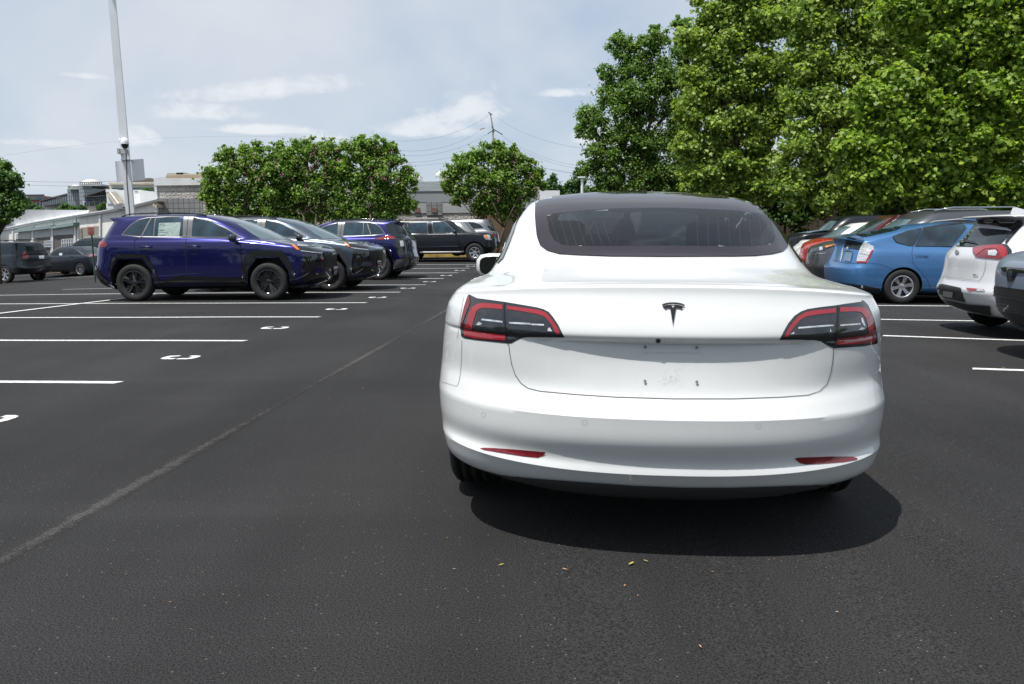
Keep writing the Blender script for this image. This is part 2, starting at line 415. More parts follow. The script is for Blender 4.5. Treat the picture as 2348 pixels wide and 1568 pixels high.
def wheels(car,r,w,rim,hx,ys,style,rmat,nuts=True):
    key=(r,w,rim,style)
    if key not in WH:
        b=MB().lathe([(rim-.03,0),(.02,0)],32).mesh('brake_disc')
        WH[key]=(tyre_mesh(r,w,rim),rim_mesh(rim,w,style),b)
        WH[key][0].materials.append(TYRE); WH[key][2].materials.append(mat('brake',(.09,.09,.095),.5,.6))
    rk=key+(rmat.name,)
    if rk not in WH:
        c=WH[key][1].copy(); c.materials.clear(); c.materials.append(rmat); c.set_sharp_from_angle(angle=R(35)); WH[rk]=c
    for y in ys:
        for sx in (1,-1):
            o=bpy.data.objects.new('wheel',None); COL.objects.link(o); o.parent=car.root; o.location=(sx*(hx-w/2),y,r); o.rotation_euler=(0,0,0 if sx>0 else PI)
            for n,me in (('tyre',WH[key][0]),('rim',WH[rk]),('brake_disc',WH[key][2])):
                q=bpy.data.objects.new(n,me); COL.objects.link(q); q.parent=o
                if n=='rim': me.shade_smooth()
def underbody(car,x,y0,y1,z):
    o=MB().box((-x,y0,z-.02),(x,y1,z+.25)).build('underbody',[BLACK],car.root); bevel(o,.03,1)
def mirror(car,y,z,x,mt,sz=1.0,glass=True):
    for sx in (1,-1):
        rows=[];sx_=sx
        mb=MB(); prof=[]
        # rounded housing: superellipse sections along x
        S=[(0,.45),(.02,.8),(.07,1),(.14,1),(.19,.88),(.215,.5)]
        for dx,sc_ in S:
            ring=[]
            for k in range(14):
                a=2*PI*k/14; c,s_=math.cos(a),math.sin(a)
                ring.append((sx*(x+.05+dx*sz),y+.06*sz*sc_*math.copysign(abs(c)**.7,c),z+.075*sz*sc_*math.copysign(abs(s_)**.7,s_)))
            rows.append(ring)
        for ring in rows: mb.v+=ring
        for i in range(len(rows)-1):
            for k in range(14): mb.f.append((i*14+k,i*14+(k+1)%14,(i+1)*14+(k+1)%14,(i+1)*14+k))
        mb.f.append(tuple(range(14))); mb.f.append(tuple(range((len(rows)-1)*14,len(rows)*14)))
        mb.tube([(sx*(x-.03),y+.03,z-.09*sz),(sx*(x+.09),y+.02,z-.05*sz)],[.035*sz,.03*sz],8)
        o=mb.build('mirror',[mt],car.root,smooth=True)
        if glass:
            g=MB(); yy=y-.063*sz; pts=[]
            for k in range(16):
                a=2*PI*k/16; c,s_=math.cos(a),math.sin(a); pts.append((sx*(x+.05+(.105+.088*math.copysign(abs(c)**.6,c))*sz),yy,z+.056*sz*math.copysign(abs(s_)**.6,s_)))
            g.v=pts; g.f=[tuple(range(16))]; g.build('mirror_glass',[mat('mirror_glass',(.10,.12,.11),.03,1)],o)
def std_rows(L=4.6,H=1.68,W=.92,gb=.24,tail=.95,zd=1.15,yd=.35,yrr=.55,zrr=None,yrf=2.5,yc=3.6,zc=1.12,zh=.95,belt=(1.2,1.12),n=3.2,ar=.5,af=.7,tumble=.0,hoodedge=None,roofw=.27,midw=.15):
    zrr=zrr or H-.04; t=tumble
    S=lambda a,b:[(.5,a),(L-.9,b)]
    return [dict(yr=.25,zr=gb,yf=L-.3,zf=gb,w=W-.12,n=n,ar=ar),
     dict(yr=.08,zr=gb+.07,yf=L-.12,zf=gb+.05,w=W-.03,n=n,ar=ar),
     dict(yr=.0,zr=gb+.28,yf=L-.01,zf=gb+.25,w=W,n=n,ar=ar),
     dict(yr=.03,zr=.68,yf=L,zf=.62,w=W+.005,n=n,ar=ar),
     dict(yr=.07,zr=tail,yf=L-.06,zf=zh-.08,w=W-.01,n=n,ar=ar,side=[(.5,tail),(L-1,.9*(tail+zh)/2),(L-.6,zh-.07)]),
     dict(yr=.12,zr=(tail+zd)/2+.03,yf=L-.2,zf=zh,w=W-.03,n=n,ar=ar,side=[(.4,(tail+belt[0])/2),(yc-.3,(zc+belt[1])/2-.08),(yc+.2,zc-.07),(L-.6,zh+.0)]),
     dict(yr=.5*yd+.08,zr=zd-.02,yf=.5*(L+yc)+.1,zf=(zh+zc)/2+.03,w=W-.06,n=n,ar=ar*.9,af=.8,side=[(.6,belt[0]-.04),(yc-.3,belt[1]-.03),(yc+.3,zc-.02),(L-.8,zh+.03)]),
     dict(yr=yd,zr=zd,yf=yc,zf=zc,w=W-.09,n=n,ar=ar*.8,af=.8,m=2.4,side=[(yd+.3,belt[0]),(yc-.8,belt[1])]),
     dict(yr=(yd+yrr)/2,zr=(zd+zrr)/2,yf=(yc*.5+yrf*.5),zf=(zc+H)/2,w=W-midw-t/2,n=n,ar=ar*.8,af=.6,m=2.8),
     dict(yr=yrr,zr=zrr-.03,yf=yrf+.15,zf=H-.07,w=W-roofw-t,n=n+.3,ar=.4,af=.5,m=3,side=[(yrr+.4,zrr-.02),((yrr+yrf)/2,H-.07),(yrf-.3,H-.09)]),
     dict(yr=yrr+.12,zr=zrr,yf=yrf,zf=H-.03,w=W-roofw-.08-t,n=n,ar=.4,af=.5,side=[(yrr+.5,zrr),((yrr+yrf)/2,H-.02),(yrf-.4,H-.035)]),
     dict(yr=yrr+.5,zr=(zrr+H)/2,yf=yrf-.4,zf=H,w=W-.55-t,n=2.6,ar=.5,af=.5)]
# ---------------------------------------------------------------- ground
def asphalt():
    m=bpy.data.materials.new('asphalt'); m.use_nodes=True; t=m.node_tree; b=t.nodes['Principled BSDF']; L=t.links.new
    c=t.nodes.new('ShaderNodeTexCoord')
    def noise(s,d=6,r=.6,sc_=(1,1,1),rot=0):
        mp=t.nodes.new('ShaderNodeMapping'); mp.inputs['Scale'].default_value=sc_; mp.inputs['Rotation'].default_value=(0,0,rot); L(c.outputs['Object'],mp.inputs[0])
        n=t.nodes.new('ShaderNodeTexNoise'); n.inputs['Scale'].default_value=s; n.inputs['Detail'].default_value=d; n.inputs['Roughness'].default_value=r; L(mp.outputs[0],n.inputs['Vector']); return n.outputs['Fac']
    def mr(v,a,b_,lo,hi):
        n=t.nodes.new('ShaderNodeMapRange'); L(v,n.inputs[0])
        for i,k in enumerate((a,b_,lo,hi)): n.inputs[i+1].default_value=k
        return n.outputs[0]
    def mul(a,b_):
        n=t.nodes.new('ShaderNodeMath'); n.operation='MULTIPLY'; L(a,n.inputs[0]); L(b_,n.inputs[1]); return n.outputs[0]
    g=mr(noise(150,3,.7),.36,.64,.25,1.85)                   # aggregate
    f=mr(noise(420,2,.6),.3,.7,.75,1.25)
    l=mr(noise(.35,4,.5),.3,.7,.70,1.26)                     # rolled lanes and patches
    s=mr(noise(1.4,5,.55,(1.0,.12,1),-R(4.6)),.35,.68,.84,1.16)
    s2=mr(noise(.9,6,.6,(.18,1.3,1),R(20)),.55,.75,1.0,1.3)  # tyre scuffs
    v=t.nodes.new('ShaderNodeTexVoronoi'); v.inputs['Scale'].default_value=46; L(c.outputs['Object'],v.inputs['Vector'])
    w=t.nodes.new('ShaderNodeTexWhiteNoise'); L(v.outputs['Position'],w.inputs['Vector'])
    st=mul(mr(v.outputs['Distance'],.10,.16,1,0),mr(w.outputs['Value'],.84,.87,0,1))      # pale chips
    col=mul(mul(mul(g,f),mul(l,s)),s2)
    sc_=t.nodes.new('ShaderNodeVectorMath'); sc_.operation='SCALE'; sc_.inputs[0].default_value=(.0248,.0245,.0250); L(col,sc_.inputs['Scale'])
    mx=t.nodes.new('ShaderNodeMix'); mx.data_type='RGBA'; L(st,mx.inputs[0]); L(sc_.outputs[0],mx.inputs[6]); mx.inputs[7].default_value=(.15,.14,.125,1); L(mx.outputs[2],b.inputs['Base Color'])
    b.inputs['Roughness'].default_value=.85; b.inputs['Specular IOR Level'].default_value=.22
    bp=t.nodes.new('ShaderNodeBump'); bp.inputs['Strength'].default_value=.9; bp.inputs['Distance'].default_value=.008; L(mul(noise(130,3,.65),noise(300,2)),bp.inputs['Height']); L(bp.outputs[0],b.inputs['Normal'])
    return m
ASPH=asphalt()
xs=np.r_[np.linspace(-900,-60,8),np.linspace(-45,45,61),np.linspace(60,900,8)]; ys=np.r_[-60,-20,np.linspace(-5,80,86),np.linspace(95,200,5),400,900]
v=[(x,y,terr(x,y)) for y in ys for x in xs]; nx=len(xs)
f=[(j*nx+i,j*nx+i+1,(j+1)*nx+i+1,(j+1)*nx+i) for j in range(len(ys)-1) for i in range(nx-1)]
me=bpy.data.meshes.new('ground'); me.from_pydata(v,[],f); me.shade_smooth(); tag(link('ground',me,None,ASPH),kind='structure')
LINEP=mat('road_paint',(.64,.65,.64),.75,noise=(26,.42),bump=(200,.3,.003))
def gz(x,y,dz=.004): return (x,y,terr(x,y)+dz)
def strip(name,pts,w,mt,dz=.004,wob=0,step=.5,cap=False):
    P=[];pts=[Vector(p[:2]) for p in pts]
    for a,b in zip(pts[:-1],pts[1:]):
        m=max(1,int((b-a).length/step)); P+=[a.lerp(b,i/m) for i in range(m)]
    P.append(pts[-1]); mb=MB(); ph=random.random()*6
    for i,p in enumerate(P):
        d=(P[min(i+1,len(P)-1)]-P[max(i-1,0)]).normalized(); n=Vector((-d.y,d.x))
        q=p+n*wob*(math.sin(i*step*.9+ph)+.5*math.sin(i*step*2.3+ph*2)); e=.35 if (i==0 or i==len(P)-1) else .5
        mb.v+=[gz(*(q+n*w*.5+(d*.03 if i==0 else Vector((0,0)))),dz),gz(*(q-n*w*.5),dz)]
        if i: k=2*i; mb.f.append((k-2,k-1,k+1,k))
    o=mb.build(name,[mt]); return tag(o,kind='structure')
AISLE=Vector((math.sin(R(4.7)),math.cos(R(4.7)))); PERP=Vector((-math.cos(R(4.7)),math.sin(R(4.7))))   # to the left
Lends=[(279,877),(568,781),(735,727),(842,694),(919,670),(977,653)]
P0=[G(*p).xy for p in Lends]
lp=list(P0)
while len(lp)<11: lp.append(lp[-1]+(P0[5]-P0[1])/4)
lefts=[-12.5,-13,-13.5,-13.5,-13.8,-9.8,-6,-6,-6,-6,-6]
for i,p in enumerate(lp):
    strip('stall_line',[p,p+PERP*(-lefts[i])],.10,LINEP,wob=.018 if i<6 else .01)
strip('stall_line',[lp[0]-(P0[5]-P0[1])/4+Vector((-.1,0)),lp[0]-(P0[5]-P0[1])/4+PERP*8],.10,LINEP,wob=.01)
a=G(0,719).xy; b=G(272,686).xy; b2=G(355,674).xy; strip('spine_line',[a+(a-b2)*.8,a,b,b2],.11,LINEP,dz=.008)
a=G(0,650).xy;b=G(262,629).xy; strip('edge_line',[a+(a-b),b],.10,LINEP)
# stencilled C marks, read when turning left into the stall
def cmark(p):
    O=[(-.18,.13),(-.18,-.02),(-.13,-.12),(-.02,-.12),(-.02,-.055),(-.085,-.055),(-.11,-.01),(-.11,.07),(-.06,.10),(-.06,.13),(-.12,.15)]
    mb=MB()
    for sx in (1,-1):
        q=[(sx*x,y) for x,y in ([(.012,-.125),(.12,-.125),(.165,-.09),(.18,-.03),(.18,.05),(.165,.10),(.12,.125),(.055,.125),(.055,.062),(.095,.055),(.108,.03),(.108,-.02),(.095,-.05),(.012,-.055)])]
        mb.quad([gz(*(Vector(p)+(-PERP)*x+AISLE*y),.0045) for x,y in (q if sx>0 else q[::-1])])
    tag(mb.build('letter_mark',[LINEP],fix=False),kind='structure')
c0=G(414,820).xy; stp=(G(865,682).xy-c0)/3; stp=(P0[5]-P0[1])/4*1.0
cs=[G(*p).xy for p in ((-33,962),(414,820),(630,752),(771,709),(865,682),(935,661))]
while len(cs)<10: cs.append(cs[-1]+stp)
for p in cs: cmark(p)
for a,b in (((2226,846),(2347,850)),((2021,770),(2347,781)),((1930,731),(2184,735)),((1900,700),(2184,702)),((1860,675),(1950,676))):
    A=G(*a).xy;Bb=G(*b).xy; d=(Bb-A).normalized(); strip('stall_line',[A,A+d*5.2],.10,LINEP,wob=.01)
# paving joint: a slightly paler, coarser seam between two asphalt lanes
def seammat():
    m=ASPH.copy(); m.name='asphalt_joint'; t=m.node_tree; b=t.nodes['Principled BSDF']
    s=[n for n in t.nodes if n.type=='VECT_MATH'][0]; s.inputs[0].default_value=(.048,.047,.045)
    [x for x in t.nodes if x.type=='BUMP'][0].inputs['Strength'].default_value=.5; tr=t.nodes.new('ShaderNodeBsdfTransparent'); mx=t.nodes.new('ShaderNodeMixShader'); c=t.nodes.new('ShaderNodeTexCoord')
    n=t.nodes.new('ShaderNodeTexNoise'); n.inputs['Scale'].default_value=11; n.inputs['Detail'].default_value=8; n.inputs['Roughness'].default_value=.75; t.links.new(c.outputs['Object'],n.inputs['Vector'])
    at=t.nodes.new('ShaderNodeAttribute'); at.attribute_name='edge'
    ad=t.nodes.new('ShaderNodeMath'); ad.operation='ADD'; t.links.new(n.outputs['Fac'],ad.inputs[0]); t.links.new(at.outputs['Fac'],ad.inputs[1])
    r=t.nodes.new('ShaderNodeMapRange'); r.inputs[1].default_value=.75; r.inputs[2].default_value=1.15; t.links.new(ad.outputs[0],r.inputs[0])
    t.links.new(r.outputs[0],mx.inputs[0]); t.links.new(tr.outputs[0],mx.inputs[1]); t.links.new(b.outputs[0],mx.inputs[2]); t.links.new(mx.outputs[0],t.nodes['Material Output'].inputs[0]); return m
SEAM=seammat()
def seam(pts,w,peak):
    P=[];pts=[Vector(p) for p in pts]
    for a,b in zip(pts[:-1],pts[1:]):
        m=max(1,int((b-a).length/.25)); P+=[a.lerp(b,i/m) for i in range(m)]
    mb=MB();ev=[]; prof=((-.5,-.4),(-.2,peak*.5),(0,peak),(.15,peak*.5),(.5,-.4))
    for i,p in enumerate(P):
        d=(P[min(i+1,len(P)-1)]-P[max(i-1,0)]).normalized(); n=Vector((-d.y,d.x)); q=p
        for o_,e in prof: mb.v.append(gz(*(q+n*w*o_),.002)); ev.append(e-.25*(i<3)-.12*math.sin(i*.37))
        if i:
            for k in range(4): a=5*i+k; mb.f.append((a-5,a-4,a+1,a))
    o=mb.build('asphalt_joint',[SEAM]); at=o.data.attributes.new('edge','FLOAT','POINT'); at.data.foreach_set('value',ev); tag(o,kind='structure')
seam([G(0,1285).xy+(G(0,1285).xy-G(1085,676).xy).normalized()*2.2,G(1085,676).xy],.26,.62)
seam([G(1990,893).xy,G(2347,915).xy,G(2500,922).xy],.12,.38)
seam([G(1890,1240).xy,G(1560,1385).xy,G(1480,1290).xy],.12,.15)
seam([G(2010,780).xy,G(2130,815).xy,G(2250,845).xy],.35,.25)
seam([G(640,735).xy,G(900,706).xy,G(1020,690).xy],.4,.16)
# ---------------------------------------------------------------- the white sedan
TW=paint('white_paint',(.80,.81,.80),0,.32,.9)
b=TW.node_tree.nodes['Principled BSDF']
t=TW.node_tree; c=t.nodes.new('ShaderNodeTexCoord'); n=t.nodes.new('ShaderNodeTexNoise'); n.inputs['Scale'].default_value=3; n.inputs['Detail'].default_value=9; n.inputs['Roughness'].default_value=.7
t.links.new(c.outputs['Object'],n.inputs['Vector']); r=t.nodes.new('ShaderNodeMapRange'); r.inputs[1].default_value=.35; r.inputs[2].default_value=.75; r.inputs[3].default_value=.30; r.inputs[4].default_value=.42; t.links.new(n.outputs['Fac'],r.inputs[0]); t.links.new(r.outputs[0],b.inputs['Roughness'])
r2=t.nodes.new('ShaderNodeMapRange'); r2.inputs[1].default_value=.3; r2.inputs[2].default_value=.8; r2.inputs[3].default_value=1.02; r2.inputs[4].default_value=.93; t.links.new(n.outputs['Fac'],r2.inputs[0]); sv=t.nodes.new('ShaderNodeVectorMath'); sv.operation='SCALE'; sv.inputs[0].default_value=(.65,.665,.665); t.links.new(r2.outputs[0],sv.inputs['Scale']); t.links.new(sv.outputs[0],b.inputs['Base Color'])
def D(**k): return k
TR=[D(yr=.30,zr=.17,yf=4.45,zf=.17,w=.78,ar=.5,side=[(.45,.225),(.6,.265),(1.4,.17)]),
 D(yr=.17,zr=.195,yf=4.52,zf=.19,w=.83,ar=.5,n=2.6,side=[(.45,.23),(.6,.27),(1.4,.19)]),
 D(yr=.080,zr=.262,yf=4.62,zf=.27,w=.88,ar=.56,n=2.5,side=[(.5,.262),(.65,.29),(1.4,.25),(4,.25)]),
 D(yr=.028,zr=.33,yf=4.66,zf=.36,w=.905,ar=.62,n=2.45,side=[(.6,.375),(1.4,.34),(4,.34)]),
 D(yr=.034,zr=.375,yf=4.69,zf=.42,w=.915,ar=.66,n=2.4,side=[(.6,.41),(4,.40)]),
 D(yr=.004,zr=.45,yf=4.70,zf=.48,w=.924,ar=.70,n=2.35,side=[(.6,.47),(4,.47)]),
 D(yr=.0,zr=.538,yf=4.69,zf=.55,w=.930,ar=.72,n=2.35,side=[(.6,.545),(4,.55)]),
 D(yr=.026,zr=.575,yf=4.68,zf=.60,w=.928,ar=.72,n=2.35,side=[(.6,.60),(4,.60)]),
 D(yr=.055,zr=.625,yf=4.65,zf=.65,w=.923,ar=.70,n=2.35,side=[(.6,.66),(4,.66)],dip=.006),
 D(yr=.062,zr=.72,yf=4.60,zf=.69,w=.915,ar=.685,n=2.4,side=[(.6,.74),(3.8,.70)],dip=.024),
 D(yr=.064,zr=.795,yf=4.52,zf=.72,w=.906,ar=.665,n=2.4,side=[(.6,.80),(3.9,.73)],dip=.028),
 D(yr=.068,zr=.806,yf=4.48,zf=.735,w=.905,ar=.665,n=2.4,side=[(.6,.815),(3.9,.74)]),
 D(yr=.058,zr=.830,yf=4.46,zf=.745,w=.902,ar=.66,n=2.4,side=[(.6,.835),(3.9,.75)]),
 D(yr=.078,zr=.88,yf=4.36,zf=.78,w=.888,ar=.61,n=2.4,side=[(.55,.885),(1,.90),(3.2,.84),(3.9,.77)]),
 D(yr=.108,zr=.935,yf=4.24,zf=.81,w=.87,ar=.56,n=2.4,side=[(.6,.92),(1,.93),(3.2,.885),(3.8,.80)]),
 D(yr=.124,zr=.970,yf=4.16,zf=.83,w=.858,ar=.53,n=2.4,side=[(.6,.935),(1,.945),(3.2,.91),(3.75,.815)],cz=2.6),
 D(yr=.130,zr=.996,yf=4.10,zf=.845,w=.85,ar=.51,n=2.4,side=[(.6,.945),(1,.955),(3.2,.93),(3.7,.83)],cz=2.6),
 D(yr=.160,zr=1.006,yf=4.0,zf=.87,w=.84,ar=.49,n=2.4,side=[(.6,.955),(1,.965),(3.2,.94),(3.6,.85)],cz=2.6),
 D(yr=.30,zr=1.010,yf=3.9,zf=.90,w=.82,ar=.46,n=2.5,side=[(.7,.97),(1,.98),(3.2,.95),(3.5,.88)]),
 D(yr=.50,zr=1.042,yf=3.75,zf=.94,w=.79,ar=.45,n=2.5,side=[(.9,.985),(3.1,.97)]),
 D(yr=.70,zr=1.088,yf=3.60,zf=.975,w=.755,ar=.46,n=2.7,side=[(1.1,1.01),(3.0,.99)]),
 D(yr=.86,zr=1.165,yf=3.35,zf=1.07,w=.715,ar=.44,n=2.8,side=[(1.2,1.10),(2.9,1.08)]),
 D(yr=1.04,zr=1.248,yf=3.08,zf=1.18,w=.672,ar=.40,n=3.0,side=[(1.3,1.215),(2.8,1.19)]),
 D(yr=1.22,zr=1.318,yf=2.85,zf=1.28,w=.625,ar=.34,n=3.3,side=[(1.4,1.30),(2.6,1.30)]),
 D(yr=1.42,zr=1.373,yf=2.68,zf=1.35,w=.575,ar=.30,n=3.3,side=[(1.6,1.365),(2.5,1.36)]),
 D(yr=1.65,zr=1.412,yf=2.52,zf=1.40,w=.46,ar=.3,n=3,side=[(1.8,1.405),(2.4,1.40)]),
 D(yr=1.90,zr=1.434,yf=2.35,zf=1.43,w=.24,ar=.2,af=.2,n=2.6)]
ps=R(90-4.59)
O=Vector((.547,2.7,0))+Vector((math.sin(R(4.59)),math.cos(R(4.59)),0))*.03
T=Car('sedan_car','white sedan seen from behind, tailgate and dark glass roof filling the foreground','sedan',TR,TW,O,90-4.59,.8,k=5,sharp=(3,6,10,11,16),arches=((.985,.335,.375),(3.86,.335,.375)))
wheels(T,.335,.235,.235,.905,(.985,3.86),(5,.06,.10,.12),ALLOY)
underbody(T,.62,.55,4.4,.2)
X2=lambda cx_,cy_,o=(1750,1100),s=.78791:((o[0]+cx_*s)/1.7452,(o[1]+cy_*s)/1.7452)     # crop 7 -> frame
XL=lambda a,b_:((1800+a*.23424)/1.7452,(1150+b_*.23424)/1.7452)
XR=lambda a,b_:((3000+a*.2385)/1.7452,(1150+b_*.2385)/1.7452)
X5=lambda a,b_:((2000+a*.55366)/1.7452,(700+b_*.55366)/1.7452)
XB=lambda a,b_:((2500+a*.28694)/1.7452,(1150+b_*.28694)/1.7452)
LAMPB=mat('lamp_black',(.012,.013,.016),.06,0,1)
SMOKE=mat('lamp_smoke',(.022,.025,.030),.10,.2,1,noise=(25,.5))
def lamp(f,outer,split,reds,greys,whites,side=None):
    o=T.patch('tail_light',[f(*p) for p in outer],'pix',LAMPB,.0015,step=3.2)
    for q in greys: T.patch('inner_lens',[f(*p) for p in q],'pix',SMOKE,.0022,step=4,parent=o)
    for q in reds: T.patch('red_lens',[f(*p) for p in q],'pix',RED,.0030,step=4,parent=o)
    for q in whites: T.patch('reversing_light',[f(*p) for p in q],'pix',CLEARL,.0036,parent=o)
    T.stroke('lens_gap',[f(*p) for p in split],1.4,'pix',GAP,.0042,parent=o)
    return o
lamp(XL,[(330,118),(465,185),(700,215),(945,250),(1200,292),(1480,340),(1600,372),(1690,420),(1760,505),(1850,640),(1910,765),(1955,850),(1620,848),(1330,845),(1230,862),(1130,905),(1060,948),(1000,955),(800,935),(420,895),(240,865),(195,830),(178,700),(205,560),(250,330),(310,150)],
 [(945,252),(925,350),(940,560),(955,760),(985,952)],
 [[(395,330),(470,285),(560,268),(900,295),(905,375),(600,350),(520,360),(460,410),(430,500),(395,640),(385,735),(470,745),(945,797),(950,905),(420,865),(245,822),(255,700),(290,560),(330,430)],
  [(975,315),(1300,358),(1500,385),(1620,420),(1700,490),(1780,600),(1840,690),(1880,770),(1870,800),(1805,785),(1740,640),(1660,540),(1600,490),(1480,455),(1200,405),(980,375)]],
 [[(520,400),(900,425),(925,560),(940,760),(430,715),(440,560),(470,450)],[(975,400),(1200,430),(1480,480),(1600,530),(1690,640),(1760,765),(1400,765),(1250,800),(1120,870),(1010,900),(990,700)]],
 [[(560,535),(905,575),(905,605),(540,560)],[(1010,590),(1380,610),(1385,640),(1020,620)],[(1395,620),(1610,630),(1610,655),(1395,645)],[(455,640),(500,585),(560,620),(520,645)],[(1680,700),(1705,685),(1750,750),(1670,745)]])
lamp(XR,[(1880,210),(1860,240),(1600,275),(1440,300),(1150,335),(960,365),(850,405),(740,480),(640,600),(560,740),(495,878),(800,872),(1100,880),(1190,905),(1290,970),(1400,1018),(1560,1010),(1900,985),(2100,950),(2138,935),(2130,800),(2095,600),(2040,430),(1980,300),(1925,240)],
 [(1468,300),(1470,420),(1455,620),(1430,800),(1408,1015)],
 [[(1500,335),(1800,332),(1920,345),(1990,400),(2040,500),(2080,640),(2100,790),(2105,900),(2050,925),(1700,950),(1440,958),(1448,850),(1900,800),(1975,770),(1960,620),(1920,500),(1860,425),(1760,405),(1500,415)],
  [(1430,352),(1430,425),(1150,455),(930,490),(830,550),(750,640),(680,740),(630,825),(570,822),(620,720),(700,600),(800,490),(900,430),(1000,402),(1150,380)]],
 [[(1500,440),(1760,430),(1860,470),(1930,560),(1945,740),(1880,775),(1460,810),(1470,620)],[(1400,455),(1350,480),(950,530),(830,600),(740,700),(670,800),(1250,780),(1400,840),(1430,640)]],
 [[(800,668),(1310,628),(1310,655),(800,695)],[(1310,628),(1390,628),(1390,648),(1310,656)],[(1500,625),(1845,600),(1840,625),(1500,648)],[(1800,710),(1860,665),(1915,690),(1880,715)],[(1850,510),(1880,520),(1920,640),(1900,650),(1860,580)],[(1335,690),(1355,740),(1330,750)],[(665,785),(730,745),(735,780)]])
# tail light cheek that wraps on to the flank (both sides)
for fx,poly in ((XL,[(330,120),(345,160),(350,280),(300,400),(240,560),(205,700),(182,690),(195,560),(250,330),(305,160)]),):
    T.patch('side_marker',[fx(*p) for p in poly],'pix',REDD,.0035)
# fog reflectors
for q in ([(215,880),(240,877),(300,879),(420,887),(546,898),(549,903),(535,918),(510,928),(440,922),(330,905),(240,890)],[(1811,932),(1830,926),(2000,921),(2100,922),(2130,930),(2128,938),(2060,950),(1960,958),(1870,963),(1840,955)]):
    T.patch('reflector',[X2(*p) for p in q],'pix',REDD if 0 else mat('reflector_red',(.16,.006,.012),.2,0,.8),.002)
# trunk shut lines
LG=(.55,.55,.56)
T.stroke('tailgate',[X2(*p) for p in ((362,348),(368,400),(378,455),(395,505),(425,550),(460,575),(520,590),(700,607),(900,620),(1200,629),(1500,629),(1750,620),(1880,610),(1940,590),(1975,555),(1995,500),(2005,440),(2010,372))],1.5,'pix',GAPW,.002)
for q in (((125,330),(123,420),(118,500),(108,550),(98,565),(60,553),(20,540)),((2238,425),(2250,470),(2262,520))):
    T.stroke('panel_gap',[X2(*p) for p in q],.9,'pix',mat('gap_soft',(.3,.3,.3),.8),.002)
T.stroke('charge_port_gap',[(1063,682),(1053,742),(1049,775)],.8,'pix',mat('gap_soft',(.3,.3,.3),.8),.002)
# rear diffuser
DIFF=mat('diffuser',(.045,.047,.052),.5,0,.15)
T.body.data.materials.append(DIFF)
for p_ in T.body.data.polygons:
    c_=p_.center
    if c_.y<.8 and abs(c_.x)<.70 and c_.z<.262+.02*abs(c_.x)**3: p_.material_index=2
T.patch('diffuser',[X2(*p) for p in ((237,1050),(255,1028),(280,1018),(330,1016),(500,1030),(700,1045),(1000,1066),(1250,1076),(1500,1076),(1750,1068),(1960,1062),(2030,1068),(2062,1082),(2080,1100),(1985,1108),(1850,1115),(1600,1122),(1250,1124),(1000,1118),(700,1098),(500,1080),(350,1064),(262,1058))],'pix',DIFF,.004,step=5)
# parking sensors
SENS=mat('sensor',(.50,.51,.51),.4)
for c_ in ((234,706),(747,745),(1627,761),(2131,743)):
    x,y=X2(*c_); 
    T.stroke('parking_sensor',[(x+6.2*math.cos(a)*(.72 if c_[0] in (234,2131) else 1),y+6.2*math.sin(a)) for a in np.linspace(0,2*PI,20)],.7,'pix',SENS,.002,step=3)
# number plate recess, screws, camera, emblem
WP2=mat('white_paint_dirty',(.70,.71,.70),.4,0,.5,noise=(120,.25))
T.stroke('plate_recess',[XB(*p) for p in ((190,945),(200,912),(235,903),(1040,905),(1075,920),(1090,960),(1075,1000),(1040,1015))],1.4,'pix',mat('recess_edge',(.62,.63,.62),.5),.003)
def dirtmat():
    m=bpy.data.materials.new('road_dirt'); m.use_nodes=True; t=m.node_tree; b=t.nodes['Principled BSDF']; b.inputs['Base Color'].default_value=(.28,.27,.25,1); b.inputs['Roughness'].default_value=.9
    c=t.nodes.new('ShaderNodeTexCoord'); n=t.nodes.new('ShaderNodeTexNoise'); n.inputs['Scale'].default_value=150; n.inputs['Detail'].default_value=4; t.links.new(c.outputs['Object'],n.inputs['Vector'])
    n2=t.nodes.new('ShaderNodeTexNoise'); n2.inputs['Scale'].default_value=14; t.links.new(c.outputs['Object'],n2.inputs['Vector'])
    mu=t.nodes.new('ShaderNodeMath'); mu.operation='MULTIPLY'; t.links.new(n.outputs['Fac'],mu.inputs[0]); t.links.new(n2.outputs['Fac'],mu.inputs[1])
    r=t.nodes.new('ShaderNodeMapRange'); r.inputs[1].default_value=.31; r.inputs[2].default_value=.46; r.inputs[4].default_value=.3; t.links.new(mu.outputs[0],r.inputs[0])
    tr=t.nodes.new('ShaderNodeBsdfTransparent'); mx=t.nodes.new('ShaderNodeMixShader'); t.links.new(r.outputs[0],mx.inputs[0]); t.links.new(tr.outputs[0],mx.inputs[1]); t.links.new(b.outputs[0],mx.inputs[2]); t.links.new(mx.outputs[0],t.nodes['Material Output'].inputs[0]); return m
DIRT=dirtmat()
T.patch('dirt_patch',[XB(*p) for p in ((420,980),(820,980),(860,1250),(1000,1330),(980,1400),(330,1385),(380,1260))],'pix',DIRT,.0015)
T.patch('dirt_patch',[XB(*p) for p in ((250,740),(1200,740),(1150,800),(300,830))],'pix',DIRT,.0015)
SCREW=mat('screw',(.30,.32,.31),.4,.3); 
for c_ in ((281,827),(996,835),(278,1308),(998,1320)):
    x,y=XB(*c_); o=T.patch('plate_screw',[(x+3.6*math.cos(a),y+3.9*math.sin(a)) for a in np.linspace(0,2*PI,14)[:-1]],'pix',SCREW,.006,step=9)
    T.stroke('screw_slot',[(x,y-1.8),(x,y+1.8)],1.5,'pix',GAP,.009,parent=o)
x,y=XB(462,742); o=T.patch('rear_camera',[(x+6.3*math.cos(a),y+5*math.sin(a)) for a in np.linspace(0,2*PI,16)[:-1]],'pix',BLACK,.002,step=9)
